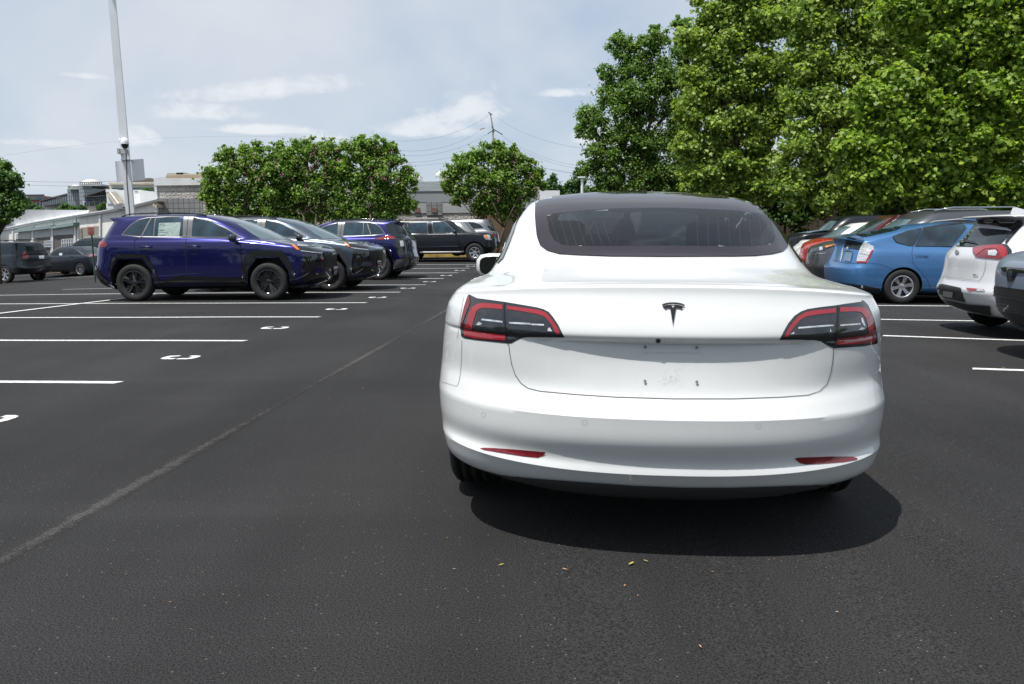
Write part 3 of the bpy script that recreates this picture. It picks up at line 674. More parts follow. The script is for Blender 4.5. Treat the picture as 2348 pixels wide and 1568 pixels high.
T.patch('camera_lens',[(x+3*math.cos(a),y+2.4*math.sin(a)) for a in np.linspace(0,2*PI,12)[:-1]],'pix',GLOSSB,.003,step=9,parent=o)
EMB=mat('emblem_dark',(.03,.028,.032),.18,.8,.6)
emb=T.patch('emblem',[XB(*p) for p in ((512,246),(560,228),(620,219),(665,217),(715,219),(780,230),(831,252),(825,270),(775,254),(715,244),(665,241),(620,243),(565,253),(524,265))],'pix',EMB,.006)
T.patch('emblem_stem',[XB(*p) for p in ((520,268),(570,254),(632,248),(667,292),(702,250),(760,256),(816,282),(783,309),(748,294),(710,291),(665,534),(626,290),(590,292),(557,306))],'pix',EMB,.006,parent=emb)
T.stroke('emblem_edge',[XB(*p) for p in ((508,246),(560,226),(620,216),(665,214),(715,216),(785,229),(834,252))],.7,'pix',CHROME,.007,parent=emb)
# rear glass and roof: one dark sheet from the tailgate to the windscreen
GO=[X5(*p) for p in ((262,163),(330,150),(520,130),(700,115),(900,107),(1100,105),(1250,108),(1400,113),(1600,128),(1750,145),(1862,163),(1905,182),(1960,220),(2005,285),(2040,350),(2070,420),(2078,480),(2072,525),(2040,555),(1960,575),(1840,588),(1700,592),(1200,594),(800,592),(560,583),(430,575),(340,550),(290,510),(268,450),(260,380),(254,300),(256,220))]
GI=[X5(*p) for p in ((340,290),(600,262),(900,245),(1150,242),(1400,248),(1700,262),(1935,290),(1955,350),(1975,410),(1985,450),(1975,485),(1950,508),(1900,520),(1840,523),(1500,520),(1100,518),(700,520),(520,518),(450,512),(400,485),(370,440),(350,370))]
ROOFG=mat('roof_glass',(.020,.014,.018),.06,0,0,spec=.5)
def rowring(y,z): pass
# the inner see-through area is opened in the shell; the dark printed band covers its edge
def shrink(poly,cx_,cy_,k): return [(cx_+(x-cx_)*k,cy_+(y-cy_)*k) for x,y in poly]
gcx=sum(p[0] for p in GI)/len(GI); gcy=sum(p[1] for p in GI)/len(GI)
T.ring('rear_glass_band',GO,GI,'pix',ROOFG,.005,n=240,m=10)
RG=glassmat('rear_glass',(.88,.97,1.0),.0)
rg=T.patch('rear_window',shrink(GI,gcx,gcy,1.0),'pix',RG,.005,step=8)
for k in range(7):
    for x0,x1 in ((385+k*62,452+k*62),(1440+k*75,1450+k*78)):
        T.stroke('heating_wire',[X5(x0-18,305+k*3),X5(x1-22,512)],.3,'pix',mat('heater_wire',(.16,.06,.035),.6),.003,parent=rg,step=8)
# roof glass forward of the rear window (top view)
T.patch('roof_glass',[(-.40,1.9),(.40,1.9),(.53,2.2),(.50,2.62),(0,2.72),(-.50,2.62),(-.53,2.2)],'top',ROOFG,.002)
# windscreen and side windows
WS=[(-.60,1.03),(-.30,1.005),(0,1.0),(.30,1.005),(.60,1.03),(.56,1.15),(.50,1.30),(.46,1.36),(0,1.385),(-.46,1.36),(-.50,1.30),(-.56,1.15)]
WG=glassmat('clear_glass',(.90,.95,.95),-.02)
T.patch('windscreen',WS,'front',WG,.004)
SW=[(1.02,1.06),(1.30,1.055),(2.0,1.04),(2.98,1.03),(2.86,1.10),(2.62,1.24),(2.45,1.305),(2.1,1.335),(1.75,1.33),(1.45,1.285),(1.22,1.19)]
for m_ in 'RL':
    T.patch('side_window',SW,m_,glassmat('side_glass',(.30,.38,.40),.05),.004)
    T.stroke('window_trim',SW,.022,m_,GLOSSB,.006,closed=True)
    T.stroke('door_pillar',[(2.02,1.04),(1.98,1.33)],.07,m_,GLOSSB,.0065)
    T.stroke('panel_gap',[(1.42,1.02),(1.46,.86),(1.36,.68),(1.42,.30)],.006,m_,GAPW,.003)
    T.stroke('panel_gap',[(2.25,1.02),(2.27,.7),(2.25,.28)],.006,m_,GAPW,.003)
    T.stroke('panel_gap',[(3.25,.95),(3.30,.7),(3.24,.28)],.006,m_,GAPW,.003)
T.hole(shrink(GI,gcx,gcy,1.03),'pix'); T.hole(shrink(WS,0,1.2,.93),'front')
for m_ in 'RL': T.hole(shrink(SW,1.95,1.19,.93),m_)
mirror(T,2.9,.972,.745,TW,1.15)
# interior
SEAT=mat('seat_black',(.020,.023,.03),.6,noise=(8,.3))
def rbox(a,b,w,name,mt,par,M=None):
    o=MB().box(a,b,M).build(name,[mt],par); bevel(o,w,3); return o
for sx in (1,-1):
    s=rbox((sx*.43-.22,2.15,.35),(sx*.43+.22,2.65,.52),.05,'seat',SEAT,T.root)
    M=Matrix.Translation((sx*.43,2.15,.5))@Matrix.Rotation(R(14),4,'X')
    rbox((-.22,-.1,0),(.22,.05,.62),.09,'seat_back',SEAT,s,M); rbox((-.14,-.09,.60),(.14,.02,.80),.06,'head_restraint',SEAT,s,M)
rs=rbox((-.62,1.35,.35),(.62,1.85,.55),.06,'rear_seat',SEAT,T.root)
M=Matrix.Translation((0,1.38,.5))@Matrix.Rotation(R(18),4,'X'); rbox((-.62,-.12,0),(.62,.03,.50),.06,'seat_back',SEAT,rs,M)
for sx in (-.40,.40): rbox((sx-.14,-.10,.48),(sx+.14,0,.62),.05,'head_restraint',SEAT,rs,M)
rbox((-.60,.78,1.0),(.60,1.28,1.035),.01,'parcel_shelf',SEAT,T.root)
rbox((-.68,2.95,.5),(.68,3.35,.93),.08,'dashboard',SEAT,T.root)
rbox((-.70,1.2,.22),(.70,3.3,.30),.02,'floor_pan',LINING,T.root)
sw=MB(); 
for k in range(24):
    a=2*PI*k/24; 
pts=[(-.40+.18*math.cos(a),2.88+.06*math.sin(a),.86+.17*math.sin(a)) for a in np.linspace(0,2*PI,25)]
sw.tube(pts,.017,8,False).build('steering_wheel',[SEAT],T.root,smooth=True)
# ---------------------------------------------------------------- other vehicles
C1=lambda x,y:((0+x*.38260)/1.7452,(580+y*.38260)/1.7452)
C2=lambda x,y:((350+x*.30608)/1.7452,(780+y*.30608)/1.7452)
C3=lambda x,y:((900+x*.34072)/1.7452,(780+y*.34072)/1.7452)
C4=lambda x,y:((1500+x*.34072)/1.7452,(680+y*.34072)/1.7452)
C6=lambda x,y:((3050+x*.44549)/1.7452,(780+y*.44549)/1.7452)
PURPLE=paint('purple_paint',(.009,.010,.100),.7,.25); SLATE=paint('slate_paint',(.065,.09,.125),.5,.3)
BLKP=paint('black_paint',(.004,.006,.011),.2,.3,.2); BLUEP=paint('blue_paint',(.055,.17,.38),.4,.34,.8); SILVER=paint('silver_paint',(.30,.31,.32),.55,.34,.8)
CARW=paint('plain_white_paint',(.76,.77,.76),0,.35); REDP=paint('red_paint',(.45,.012,.014),.2,.3); GREYP=paint('grey_paint',(.16,.165,.18),.5,.32); DGREY=paint('dark_grey_paint',(.022,.026,.034),.4,.32,.4); GRAPH=paint('graphite_paint',(.026,.032,.043),.45,.32,.4)
GRILLE=mat('grille_mesh',(.006,.006,.007),.35,.2,0,bump=(70,.8,.01))
def O_from(P,head,lx,ly):
    a=R(head); ey=Vector((math.cos(a),math.sin(a),0)); ex=Vector((math.sin(a),-math.cos(a),0)); return P-ex*lx-ey*ly
RV=[D(yr=.30,zr=.24,yf=4.35,zf=.26,w=.80,ar=.4,n=3.2),
 D(yr=.14,zr=.33,yf=4.52,zf=.33,w=.90,ar=.42,n=3.2,side=[(.4,.36),(.6,.33)]),
 D(yr=.04,zr=.48,yf=4.63,zf=.44,w=.925,ar=.42,n=3.2),
 D(yr=.0,zr=.62,yf=4.68,zf=.60,w=.93,ar=.42,n=3.1),
 D(yr=.05,zr=.80,yf=4.69,zf=.80,w=.928,ar=.44,n=3.1),
 D(yr=.07,zr=1.0,yf=4.67,zf=.93,w=.925,ar=.46,n=3.1,side=[(.5,1.0),(3.3,.98),(4.2,.92)]),
 D(yr=.10,zr=1.12,yf=4.60,zf=.985,w=.912,ar=.48,n=3.1,side=[(.5,1.14),(3.0,1.12),(3.6,1.08),(4.2,1.0)]),
 D(yr=.13,zr=1.18,yf=4.45,zf=1.03,w=.88,ar=.48,n=3,side=[(.5,1.20),(3.0,1.18),(3.6,1.12),(4.1,1.05)]),
 D(yr=.17,zr=1.22,yf=4.05,zf=1.11,w=.855,ar=.48,n=3,af=.9,side=[(.5,1.27),(2.9,1.21),(3.3,1.16),(3.7,1.11)]),
 D(yr=.20,zr=1.27,yf=3.78,zf=1.17,w=.835,ar=.48,n=3,af=.9,m=2.4,side=[(.6,1.31),(2.6,1.23),(3.1,1.21)]),
 D(yr=.27,zr=1.42,yf=3.40,zf=1.34,w=.79,ar=.48,n=3,af=.8,m=2.4,side=[(.7,1.44),(2.5,1.40)]),
 D(yr=.36,zr=1.56,yf=2.98,zf=1.53,w=.73,ar=.45,n=3.2,af=.6,m=2.6,side=[(.8,1.575),(1.5,1.59),(2.3,1.56)]),
 D(yr=.30,zr=1.605,yf=2.75,zf=1.60,w=.70,ar=.5,n=3.4,af=.5,m=2.6,side=[(.8,1.62),(1.5,1.645),(2.2,1.62)]),
 D(yr=.26,zr=1.63,yf=2.60,zf=1.65,w=.665,ar=.5,n=3.4,af=.5,m=2.6,side=[(.7,1.65),(1.5,1.675),(2.0,1.66)]),
 D(yr=.55,zr=1.665,yf=2.40,zf=1.685,w=.58,ar=.4,n=3,af=.4,side=[(.9,1.68),(1.5,1.695),(2.0,1.69)]),
 D(yr=1.0,zr=1.695,yf=2.1,zf=1.70,w=.3,ar=.3,n=3,af=.3)]
AR=[(.50,.05),(.50,.58),(.665,.83),(1.15,.83),(1.32,.60),(1.38,.05)]; AF=[(3.17,.05),(3.25,.60),(3.42,.83),(3.88,.83),(4.04,.58),(4.08,.05)]
def rav(name,label,pnt,P,head,lx,ly,group=None,trim=SATIN,clad=mat('cladding',(.007,.0075,.009),.25,0,.25)):
    c=Car(name,label,'suv',RV,pnt,O_from(P,head,lx,ly),head,0,k=3,sharp=(3,11,13),arches=((0,0,0,AR),(0,0,0,AF)),group=group)
    wheels(c,.367,.225,.235,.93,(.95,3.64),(5,.035,.045,.16),ALLOYB); underbody(c,.7,.4,4.3,.24)
    W1=[(.73,1.305),(.89,1.50),(1.04,1.60),(1.20,1.635),(1.60,1.65),(2.1,1.645),(2.45,1.56),(2.79,1.415),(3.10,1.235),(2.0,1.245),(1.07,1.265)]
    for m in 'RL':
        g=c.patch('side_window',W1,m,TINTGL,.004,step=.12)
        c.stroke('window_trim',W1,.015,m,trim,.007,closed=True)
        c.patch('door_pillar',[(1.95,1.25),(1.93,1.645),(2.12,1.64),(2.13,1.245)],m,trim,.008); c.stroke('panel_gap',[(2.03,1.25),(2.02,1.64)],.010,m,GAP,.010)
        c.stroke('door_pillar',[(1.13,1.26),(1.28,1.635)],.028,m,trim,.008); c.stroke('door_pillar',[(1.37,1.26),(1.37,1.64)],.02,m,trim,.008)
        c.stroke('panel_gap',[(1.07,1.26),(1.00,1.18),(1.02,1.0),(1.10,.93)],.010,m,GAP,.004)
        c.stroke('panel_gap',[(2.03,1.24),(2.03,.50)],.010,m,GAP,.004); c.stroke('panel_gap',[(3.08,1.22),(3.13,1.0),(3.12,.45)],.010,m,GAP,.004)
        c.patch('arch_cladding',[(.46,.34),(.47,.62),(.56,.84),(.65,.935),(1.22,.92),(1.40,.64),(1.47,.40),(1.47,.28),(1.39,.28),(1.36,.60),(1.16,.855),(.655,.855),(.515,.60),(.50,.34)][::1],m,clad,.012,step=.08)
        c.patch('arch_cladding',[(3.05,.28),(3.13,.45),(3.16,.78),(3.24,.93),(3.42,.985),(3.92,.975),(4.05,.82),(4.17,.52),(4.14,.30),(4.085,.30),(4.06,.58),(3.89,.85),(3.41,.85),(3.225,.60),(3.15,.28)],m,clad,.012,step=.08)
        c.patch('sill_trim',[(1.42,.38),(1.88,.50),(3.16,.445),(3.2,.30),(1.42,.29)],m,clad,.010,step=.1)
        c.stroke('crease_trim',[(1.42,.875),(2.0,.865)],.014,m,pnt,.010); c.stroke('crease_trim',[(2.07,.862),(3.04,.84)],.014,m,pnt,.010)
        for y in (1.12,2.08):
            h=MB(); sx=1 if m=='R' else -1
            h.tube([(sx*.928,y,1.065),(sx*.955,y+.03,1.07),(sx*.958,y+.20,1.07),(sx*.93,y+.24,1.068)],.014,8).build('door_handle',[pnt],c.root,smooth=True)
            c.patch('handle_recess',[(y+.12+.07*math.cos(a),1.065+.045*math.sin(a)) for a in np.linspace(0,2*PI,14)[:-1]],m,GLOSSB,.004)
        r_=MB().tube([((1 if m=='R' else -1)*.60,y,z) for y,z in ((.62,1.67),(.80,1.715),(1.4,1.735),(2.0,1.72),(2.35,1.675))],.014,6).build('roof_rail',[GLOSSB],c.root,smooth=True)
    c.patch('windscreen',[(-.70,1.20),(0,1.185),(.70,1.20),(.60,1.42),(.50,1.60),(0,1.625),(-.50,1.60),(-.60,1.42)],'front',SCREENG,.004,step=.1)
    c.patch('rear_bumper',[(-.90,.70),(-.72,.66),(-.5,.52),(.5,.52),(.72,.66),(.90,.70),(.90,.34),(.6,.26),(-.6,.26),(-.90,.34)],'rear',clad,.012,step=.1)
    for m in 'RL': c.patch('rear_bumper',[(.0,.74),(.15,.72),(.30,.56),(.44,.40),(.44,.33),(.2,.27),(.02,.4)],m,clad,.013,step=.06)
    mirror(c,3.02,1.22,.87,GLOSSB,1.0,glass=False)
    return c
def feat(c,f,items,off=.009,step=None):
    par=None
    for it in items:
        nm,pts,mt=it[:3]; k=it[3] if len(it)>3 else {}
        q=[f(*p) for p in pts]
        if 'w' in k: o=c.stroke(nm,q,k['w'],'pix',mt,k.get('off',off),closed=k.get('closed',False),parent=par if k.get('sub') else None,step=k.get('step',3))
        else: o=c.patch(nm,q,'pix',mt,k.get('off',off),step=k.get('step',step),parent=par if k.get('sub') else None)
        if not k.get('sub') and o: par=o
DRL=mat('drl',(.55,.56,.58),.2,0,1)
def rav_front(c,f):
    feat(c,f,[('front_grille',[(915,692),(1150,700),(1345,695),(1352,840),(1355,985),(1150,1000),(905,1020),(900,850)],GLOSSB,{'step':5}),
     ('grille_mesh',[(1150,700),(1345,700),(1350,860),(1165,850)],GRILLE,{'sub':1,'off':.014}),
     ('bumper_insert',[(1040,890),(1060,860),(1170,855),(1195,890),(1180,915),(1000,915)],c.paint,{'off':.014}),
     ('headlight',[(775,588),(850,580),(1080,595),(1140,625),(1140,690),(1000,680),(885,662),(830,625)],GLOSSB),
     ('indicator',[(778,590),(812,590),(880,642),(848,646)],AMBER,{'sub':1,'off':.014}),
     ('daytime_light',[(850,596),(1065,604)],DRL,{'sub':1,'off':.014,'w':1.6}),('daytime_light',[(888,655),(1010,672),(1135,684)],DRL,{'sub':1,'off':.014,'w':1.4}),
     ('front_plate',[(1258,838),(1312,836),(1322,918),(1268,926)],PLATEW,{'off':.03}),
     ('plate_band',[(1261,880),(1317,876),(1319,892),(1263,898)],RED,{'sub':1,'off':.034}),('plate_text',[(1264,868),(1312,864)],GAP,{'sub':1,'off':.034,'w':2.2,'step':1}),('plate_text',[(1270,912),(1316,906)],GAP,{'sub':1,'off':.034,'w':1.8})])
r1=rav('suv','deep purple compact suv parked side on with black wheels, nearest of its row',PURPLE,G(310,691),-2.7,.92,.95,'compact suvs')
rav_front(r1,C3)
feat(r1,C2,[('tail_light',[(98,640),(150,605),(190,588),(270,650),(245,682),(98,678)],REDD),('tail_lens',[(105,640),(160,612),(185,612),(240,652),(105,655)],RED,{'sub':1,'off':.013}),
 ('window_sticker',[(938,368),(1222,360),(1200,540),(920,545)],mat('sticker_paper',(.30,.38,.36),.5,noise=(30,.3)),{'off':.008}),('sticker_text',[(950,385),(1010,383)],mat('print_grey',(.10,.14,.16),.6),{'sub':1,'off':.010,'w':1.6}),('sticker_text',[(940,405),(1015,404)],mat('print_grey',(.10,.14,.16),.6),{'sub':1,'off':.010,'w':.9}),
 ('sticker_text',[(935,462),(1010,462)],mat('print_grey',(.10,.14,.16),.6),{'sub':1,'off':.010,'w':2.4}),('sticker_text',[(930,492),(1040,490)],mat('print_grey',(.10,.14,.16),.6),{'sub':1,'off':.010,'w':1.2}),('sticker_text',[(925,528),(1020,527)],mat('print_grey',(.10,.14,.16),.6),{'sub':1,'off':.010,'w':2.2}),
 ('fuel_flap',[(2080,680),(2230,675),(2240,700),(2200,790),(2085,830),(2078,740)],GAP,{'w':.7,'closed':True,'off':.006})])
r2=rav('suv','slate grey compact suv with black mirror parked just beyond the purple one',SLATE,G(756,667.6),-4.6,.92,.95+2.69,'compact suvs',clad=mat('clad_grey',(.03,.033,.038),.5))
rav_front(r2,lambda x,y:C3(1390+(x-775)*.80,565+(y-590)*.83))
r3=rav('suv','purple compact suv with its rear towards the aisle and black tailgate',PURPLE,G(867,642),175.4,-.92,.95,'compact suvs')
feat(r3,C3,[('rear_window',[(1885,345),(1940,325),(2010,325),(2080,420),(2118,495),(2000,500),(1965,500),(1905,420)],DARKGL,{'off':.01}),
 ('tailgate_panel',[(2000,505),(2122,500),(2135,560),(2138,700),(2015,712),(1995,600)],GLOSSB,{'off':.008}),
 ('tail_light',[(1760,515),(1840,495),(1900,472),(1985,478),(2005,515),(1900,520),(1800,528)],REDD),('tail_lens',[(1800,512),(1900,480),(1980,488),(1985,505),(1900,510)],RED,{'sub':1,'off':.013}),
 ('rear_plate',[(2048,540),(2085,538),(2098,600),(2060,608)],PLATEW,{'off':.02}),('rear_wiper',[(2090,435),(2050,445)],GAP,{'w':1.5,'off':.02}),
 ('skid_plate',[(2012,760),(2140,740),(2160,760),(2150,800),(2060,850),(1960,870)],mat('skid_grey',(.10,.105,.11),.4,.3),{'off':.02,'step':4})])
MB().prism([(-.02,-.10),(.02,-.10),(.008,.08),(-.008,.08)],.07).build('roof_antenna',[PURPLE],r3.root).location=(0,.75,1.68)
# black off-roader
d=ray(1088,600); Pp=CAM+d*(33.5/d.y)
PF=std_rows(L=4.70,H=1.76,W=.92,gb=.36,tail=1.0,zd=1.22,yd=.18,yrr=.40,yrf=2.65,yc=3.50,zc=1.24,zh=1.10,belt=(1.22,1.20),n=4,ar=.3,af=.55,roofw=.22,midw=.13)
pf=Car('suv','black boxy four by four with roof rack and silver six spoke wheels','suv',PF,BLKP,O_from(Pp,-4.6,.92,3.85),-4.6,0,arches=((1.0,.38,.46),(3.85,.38,.46)))
wheels(pf,.385,.25,.22,.93,(1.0,3.85),(6,.05,.09,0),ALLOY); underbody(pf,.7,.3,4.4,.38)
feat(pf,C4,[('rear_quarter_window',[(262,628),(325,628),(328,745),(290,745)],DARKGL),('rear_door_window',[(378,625),(465,620),(468,752),(415,752),(390,700)],TINTGL),('rear_door_window',[(470,618),(615,615),(620,750),(470,752)],TINTGL),('front_window',[(672,612),(810,610),(850,640),(905,690),(935,742),(690,745),(680,700)],TINTGL),
 ('window_trim',[(378,622),(615,612),(622,752),(412,755),(388,700)],SATIN,{'w':1.2,'closed':1,'off':.012}),('window_trim',[(672,610),(812,608),(855,640),(910,690),(940,745),(690,748),(678,700)],SATIN,{'w':1.2,'closed':1,'off':.012}),
 ('panel_gap',[(645,600),(650,740),(655,965)],GAP,{'w':.8}),('panel_gap',[(330,620),(345,720),(380,760),(400,850)],GAP,{'w':.8}),('panel_gap',[(985,720),(990,960)],GAP,{'w':.8}),
 ('headlight',[(1275,765),(1345,762),(1368,825),(1300,815),(1280,790)],CLEARL),('indicator',[(1278,768),(1310,765),(1332,812),(1298,805)],AMBER,{'sub':1,'off':.014}),
 ('body_moulding',[(515,905),(985,895)],mat('moulding',(.03,.036,.045),.4),{'w':2.2,'off':.02}),('door_handle',[(665,790),(730,788)],BLACK,{'w':3,'off':.03})])
MB().tube([(.96,1.55,.40),(.99,1.7,.40),(.99,3.25,.40),(.96,3.4,.42)],.045,8).build('side_step',[SATIN],pf.root,smooth=True)
for sx in (-1,1):
    MB().tube([(sx*.62,.6,1.76),(sx*.64,.75,1.83),(sx*.64,2.3,1.83),(sx*.62,2.5,1.77)],.02,6).build('roof_rail',[SATIN],pf.root,smooth=True)
    pf.patch('arch_flare',[(3.85+.56*math.cos(a),.38+.56*math.sin(a)) for a in np.linspace(-.25,PI+.2,22)]+[(3.85+.47*math.cos(a),.38+.47*math.sin(a)) for a in np.linspace(PI+.2,-.25,22)],'R' if sx>0 else 'L',BLKP,.03,step=.06)
mirror(pf,3.05,1.25,.86,BLACK,1.05,glass=False)
# two light cars beyond it, tails to the right
def simple(name,label,cat,rows,pnt,O,head,wr=.33,wb=(.9,3.6),style=(5,.05,.09,0),rm=ALLOY,group=None,sw=None,hx=None,mir=None,ws=None,rw=None,gh=.22,W=.9,sharp=(),arch=.04):
    c=Car(name,label,cat,rows,pnt,O,head,0,arches=tuple((y,wr,wr+arch) for y in wb),group=group,sharp=sharp)
    wheels(c,wr,.21,wr*.66,hx or W,wb,style,rm); underbody(c,W-.2,.4,wb[1]+.4,gh)
    if sw:
        for m in 'RL':
            for q in sw: c.patch('side_window',q,m,DARKGL,.004,step=.12)
            allp=sw[0] if len(sw)==1 else None
            if allp: c.stroke('window_trim',allp,.018,m,CHROME if pnt is not BLKP else BLACK,.006,closed=True)
            for x in (wb[0]+1.15,wb[1]-.62):
                c.stroke('panel_gap',[(x,1.0),(x,.35)],.008,m,GAP,.003)
    if ws: c.patch('windscreen',ws,'front',SCREENG,.004,step=.12)
    if rw: c.patch('rear_window',rw,'rear',DARKGL,.004,step=.12)
    if mir: mirror(c,*mir,pnt,.9,glass=False)
    return c
CROSS=std_rows(L=4.5,H=1.62,W=.90,tail=.95,zd=1.10,yd=.28,yrr=.45,yrf=2.5,yc=3.55,zc=1.08,zh=.92,belt=(1.12,1.04),n=2.9)
SEDAN=std_rows(L=4.65,H=1.43,W=.89,gb=.19,tail=.86,zd=1.02,yd=.75,yrr=1.45,yrf=2.55,yc=3.5,zc=.98,zh=.80,belt=(1.02,.96),n=2.8)
HATCH=std_rows(L=4.4,H=1.49,W=.87,gb=.19,tail=.90,zd=1.05,yd=.2,yrr=.55,yrf=2.5,yc=3.6,zc=.98,zh=.80,belt=(1.06,.98),n=2.8)
CSW=[[(.62,1.16),(.85,1.36),(1.15,1.46),(1.9,1.50),(2.35,1.47),(2.75,1.32),(3.15,1.09),(2.0,1.10)]]
SSW=[[(.95,1.06),(1.35,1.28),(1.7,1.34),(2.2,1.34),(2.55,1.26),(3.0,1.01),(2.0,1.02)]]
CWS=[(-.66,1.10),(0,1.085),(.66,1.10),(.58,1.32),(.48,1.52),(0,1.55),(-.48,1.52),(-.58,1.32)]
SWS=[(-.64,1.0),(0,.99),(.64,1.0),(.55,1.2),(.46,1.34),(0,1.36),(-.46,1.34),(-.55,1.2)]
def atg(x,y,Y):
    p=AT(x,y,Y); return Vector((p.x,p.y,terr(p.x,p.y)+.12))
def pl(p,dz=0): return Vector((p.x,p.y,terr(p.x,p.y)+dz))
p=AT(1147,600,36.5); c=simple('crossover_car','light grey crossover behind the black four by four, its tail to the right','crossover',CROSS,GREYP,pl(p,.22)+Vector((0,.8,0)),175,.35,sw=CSW,mir=(3.0,1.1,.84))
feat(c,C4,[('rear_window',[(1315,660),(1335,655),(1440,715),(1365,715)],DARKGL),('tail_light',[(1365,752),(1470,750),(1475,775),(1380,785)],RED),('rear_bumper',[(1410,850),(1483,840),(1485,900),(1420,925)],BLACK)])
p=AT(1105,600,34.6); c=simple('hatchback_car','pale silver hatchback between the black four by four and a grey crossover','hatchback',HATCH,SILVER,pl(p,.22)+Vector((-.1,.55,0)),175,.31,sw=[[(.55,1.10),(.8,1.28),(1.2,1.36),(2.0,1.38),(2.5,1.28),(3.1,1.0)]],W=.87,mir=(3.0,1.02,.8))
# left edge: dark grey body-on-frame suv and a dark sedan
FR=std_rows(L=4.8,H=1.80,W=.94,gb=.38,tail=1.02,zd=1.24,yd=.14,yrr=.32,yrf=2.7,yc=3.55,zc=1.24,zh=1.12,belt=(1.24,1.2),n=3.6,ar=.34,roofw=.22)
o4=O_from(G(13,649),165,-.9,.95)
f4=simple('suv','charcoal four by four with roof rails seen from behind at the left edge','suv',FR,DGREY,o4,165,.385,(.95,3.75),(6,.05,.085,0),W=.94,gh=.38,sw=[[(.55,1.30),(.62,1.58),(1.45,1.62),(1.38,1.29)],[(1.5,1.29),(1.55,1.62),(2.3,1.62),(2.3,1.28)],[(2.38,1.28),(2.4,1.62),(2.75,1.52),(3.1,1.26)]],mir=(3.05,1.25,.88))
feat(f4,C1,[('rear_window',[(262,1005),(300,1000),(430,1000),(470,1040),(500,1100),(290,1108),(275,1060)],DARKGL),('tail_light',[(232,1190),(240,1110),(262,1110),(295,1150),(300,1190)],RED),('tail_light',[(528,1090),(540,1095),(552,1150),(548,1180),(535,1165)],RED),
 ('rear_plate',[(402,1160),(458,1155),(460,1188),(405,1192)],PLATEW,{'off':.02}),('rear_wiper',[(400,1115),(470,1100)],GAP,{'w':1.4,'off':.02}),('high_brake_light',[(318,988),(368,986)],RED,{'w':1.8,'off':.02}),('rear_bumper',[(160,1215),(300,1225),(560,1200),(580,1240),(560,1262),(300,1290),(170,1280)],mat('bumper_grey',(.03,.034,.042),.35,0,.6),{'off':.03,'step':4})])
for sx in (-1,1): MB().tube([(sx*.62,.5,1.80),(sx*.64,.65,1.87),(sx*.64,2.3,1.86),(sx*.62,2.5,1.80)],.018,6).build('roof_rail',[BLACK],f4.root,smooth=True)
o5=O_from(G(184,633),162,-.88,1.0)
CO=std_rows(L=4.63,H=1.44,W=.89,gb=.19,tail=.86,zd=1.03,yd=.55,yrr=1.35,yrf=2.6,yc=3.5,zc=.98,zh=.80,belt=(1.03,.96),n=2.8)
c5=simple('sedan_car','dark grey sedan with silver alloys between the charcoal four by four and the purple suv','sedan',CO,GRAPH,o5,162,.315,(1.0,3.7),(8,.03,.05,0),W=.89,sw=[[(1.0,1.07),(1.4,1.28),(1.8,1.345),(1.9,1.04)],[(1.96,1.04),(1.95,1.35),(2.4,1.33),(2.65,1.22),(3.0,1.01)]],mir=(2.95,1.02,.82))
feat(c5,C1,[('rear_window',[(820,1062),(880,1065),(985,1105),(905,1115)],DARKGL),('tail_light',[(925,1160),(955,1142),(992,1138),(993,1165),(950,1168)],RED),('window_sticker',[(622,1132),(655,1130),(655,1155),(622,1158)],PLATEW,{'off':.02}),('door_handle',[(722,1172),(768,1168)],GAP,{'w':1.5,'off':.02})])
p=G(75,628); simple('crossover_car','black car mostly hidden behind the dark grey sedan','crossover',CROSS,BLKP,Vector((o5.x-1.2,o5.y+4.2,terr(o5.x,o5.y+4)+.1)),162,.35,sw=CSW)
# right row
pr_rows=[D(yr=.22,zr=.20,yf=4.2,zf=.2,w=.74,ar=.4,n=3),D(yr=.06,zr=.28,yf=4.35,zf=.26,w=.84,ar=.42,n=2.9),D(yr=0,zr=.50,yf=4.44,zf=.45,w=.863,ar=.45,n=2.9),D(yr=-.01,zr=.66,yf=4.43,zf=.62,w=.865,ar=.48,n=2.9),D(yr=.03,zr=.71,yf=4.38,zf=.68,w=.862,ar=.48,n=2.9),
 D(yr=.10,zr=.92,yf=4.2,zf=.75,w=.84,ar=.52,n=2.7,side=[(.6,.92),(3.3,.86),(3.9,.75)]),D(yr=.14,zr=1.10,yf=4.0,zf=.82,w=.79,ar=.50,n=2.7,side=[(.6,1.02),(3.0,.93),(3.6,.84)]),D(yr=.10,zr=1.20,yf=3.9,zf=.86,w=.74,ar=.45,n=2.7,side=[(.6,1.13),(1.2,1.06),(2.9,.97),(3.4,.9)]),
 D(yr=.30,zr=1.235,yf=3.75,zf=.92,w=.71,ar=.45,n=2.8,side=[(.8,1.20),(1.4,1.13),(2.8,1.02),(3.2,.95)]),D(yr=.75,zr=1.32,yf=3.3,zf=1.12,w=.67,ar=.4,n=2.9,side=[(1.1,1.29),(1.6,1.28),(2.7,1.18)]),D(yr=1.15,zr=1.40,yf=2.9,zf=1.31,w=.62,ar=.35,n=3,side=[(1.4,1.375),(2.0,1.39),(2.5,1.34)]),
 D(yr=1.5,zr=1.46,yf=2.6,zf=1.43,w=.54,ar=.3,n=3,side=[(1.7,1.445),(2.3,1.45)]),D(yr=1.9,zr=1.49,yf=2.3,zf=1.48,w=.25,ar=.15,af=.15)]
pr=Car('hatchback_car','bright blue liftback with tall clear tail lights parked facing away','hatchback',pr_rows,BLUEP,O_from(G(2065.5,697),-3.5,.85,1.0),-3.5,0,k=4,sharp=(3,4,7),arches=((1.0,.315,.36),(3.7,.315,.36)))
wheels(pr,.318,.19,.20,.865,(1.0,3.7),(6,.05,.075,0),ALLOY); underbody(pr,.66,.3,4.1,.18)
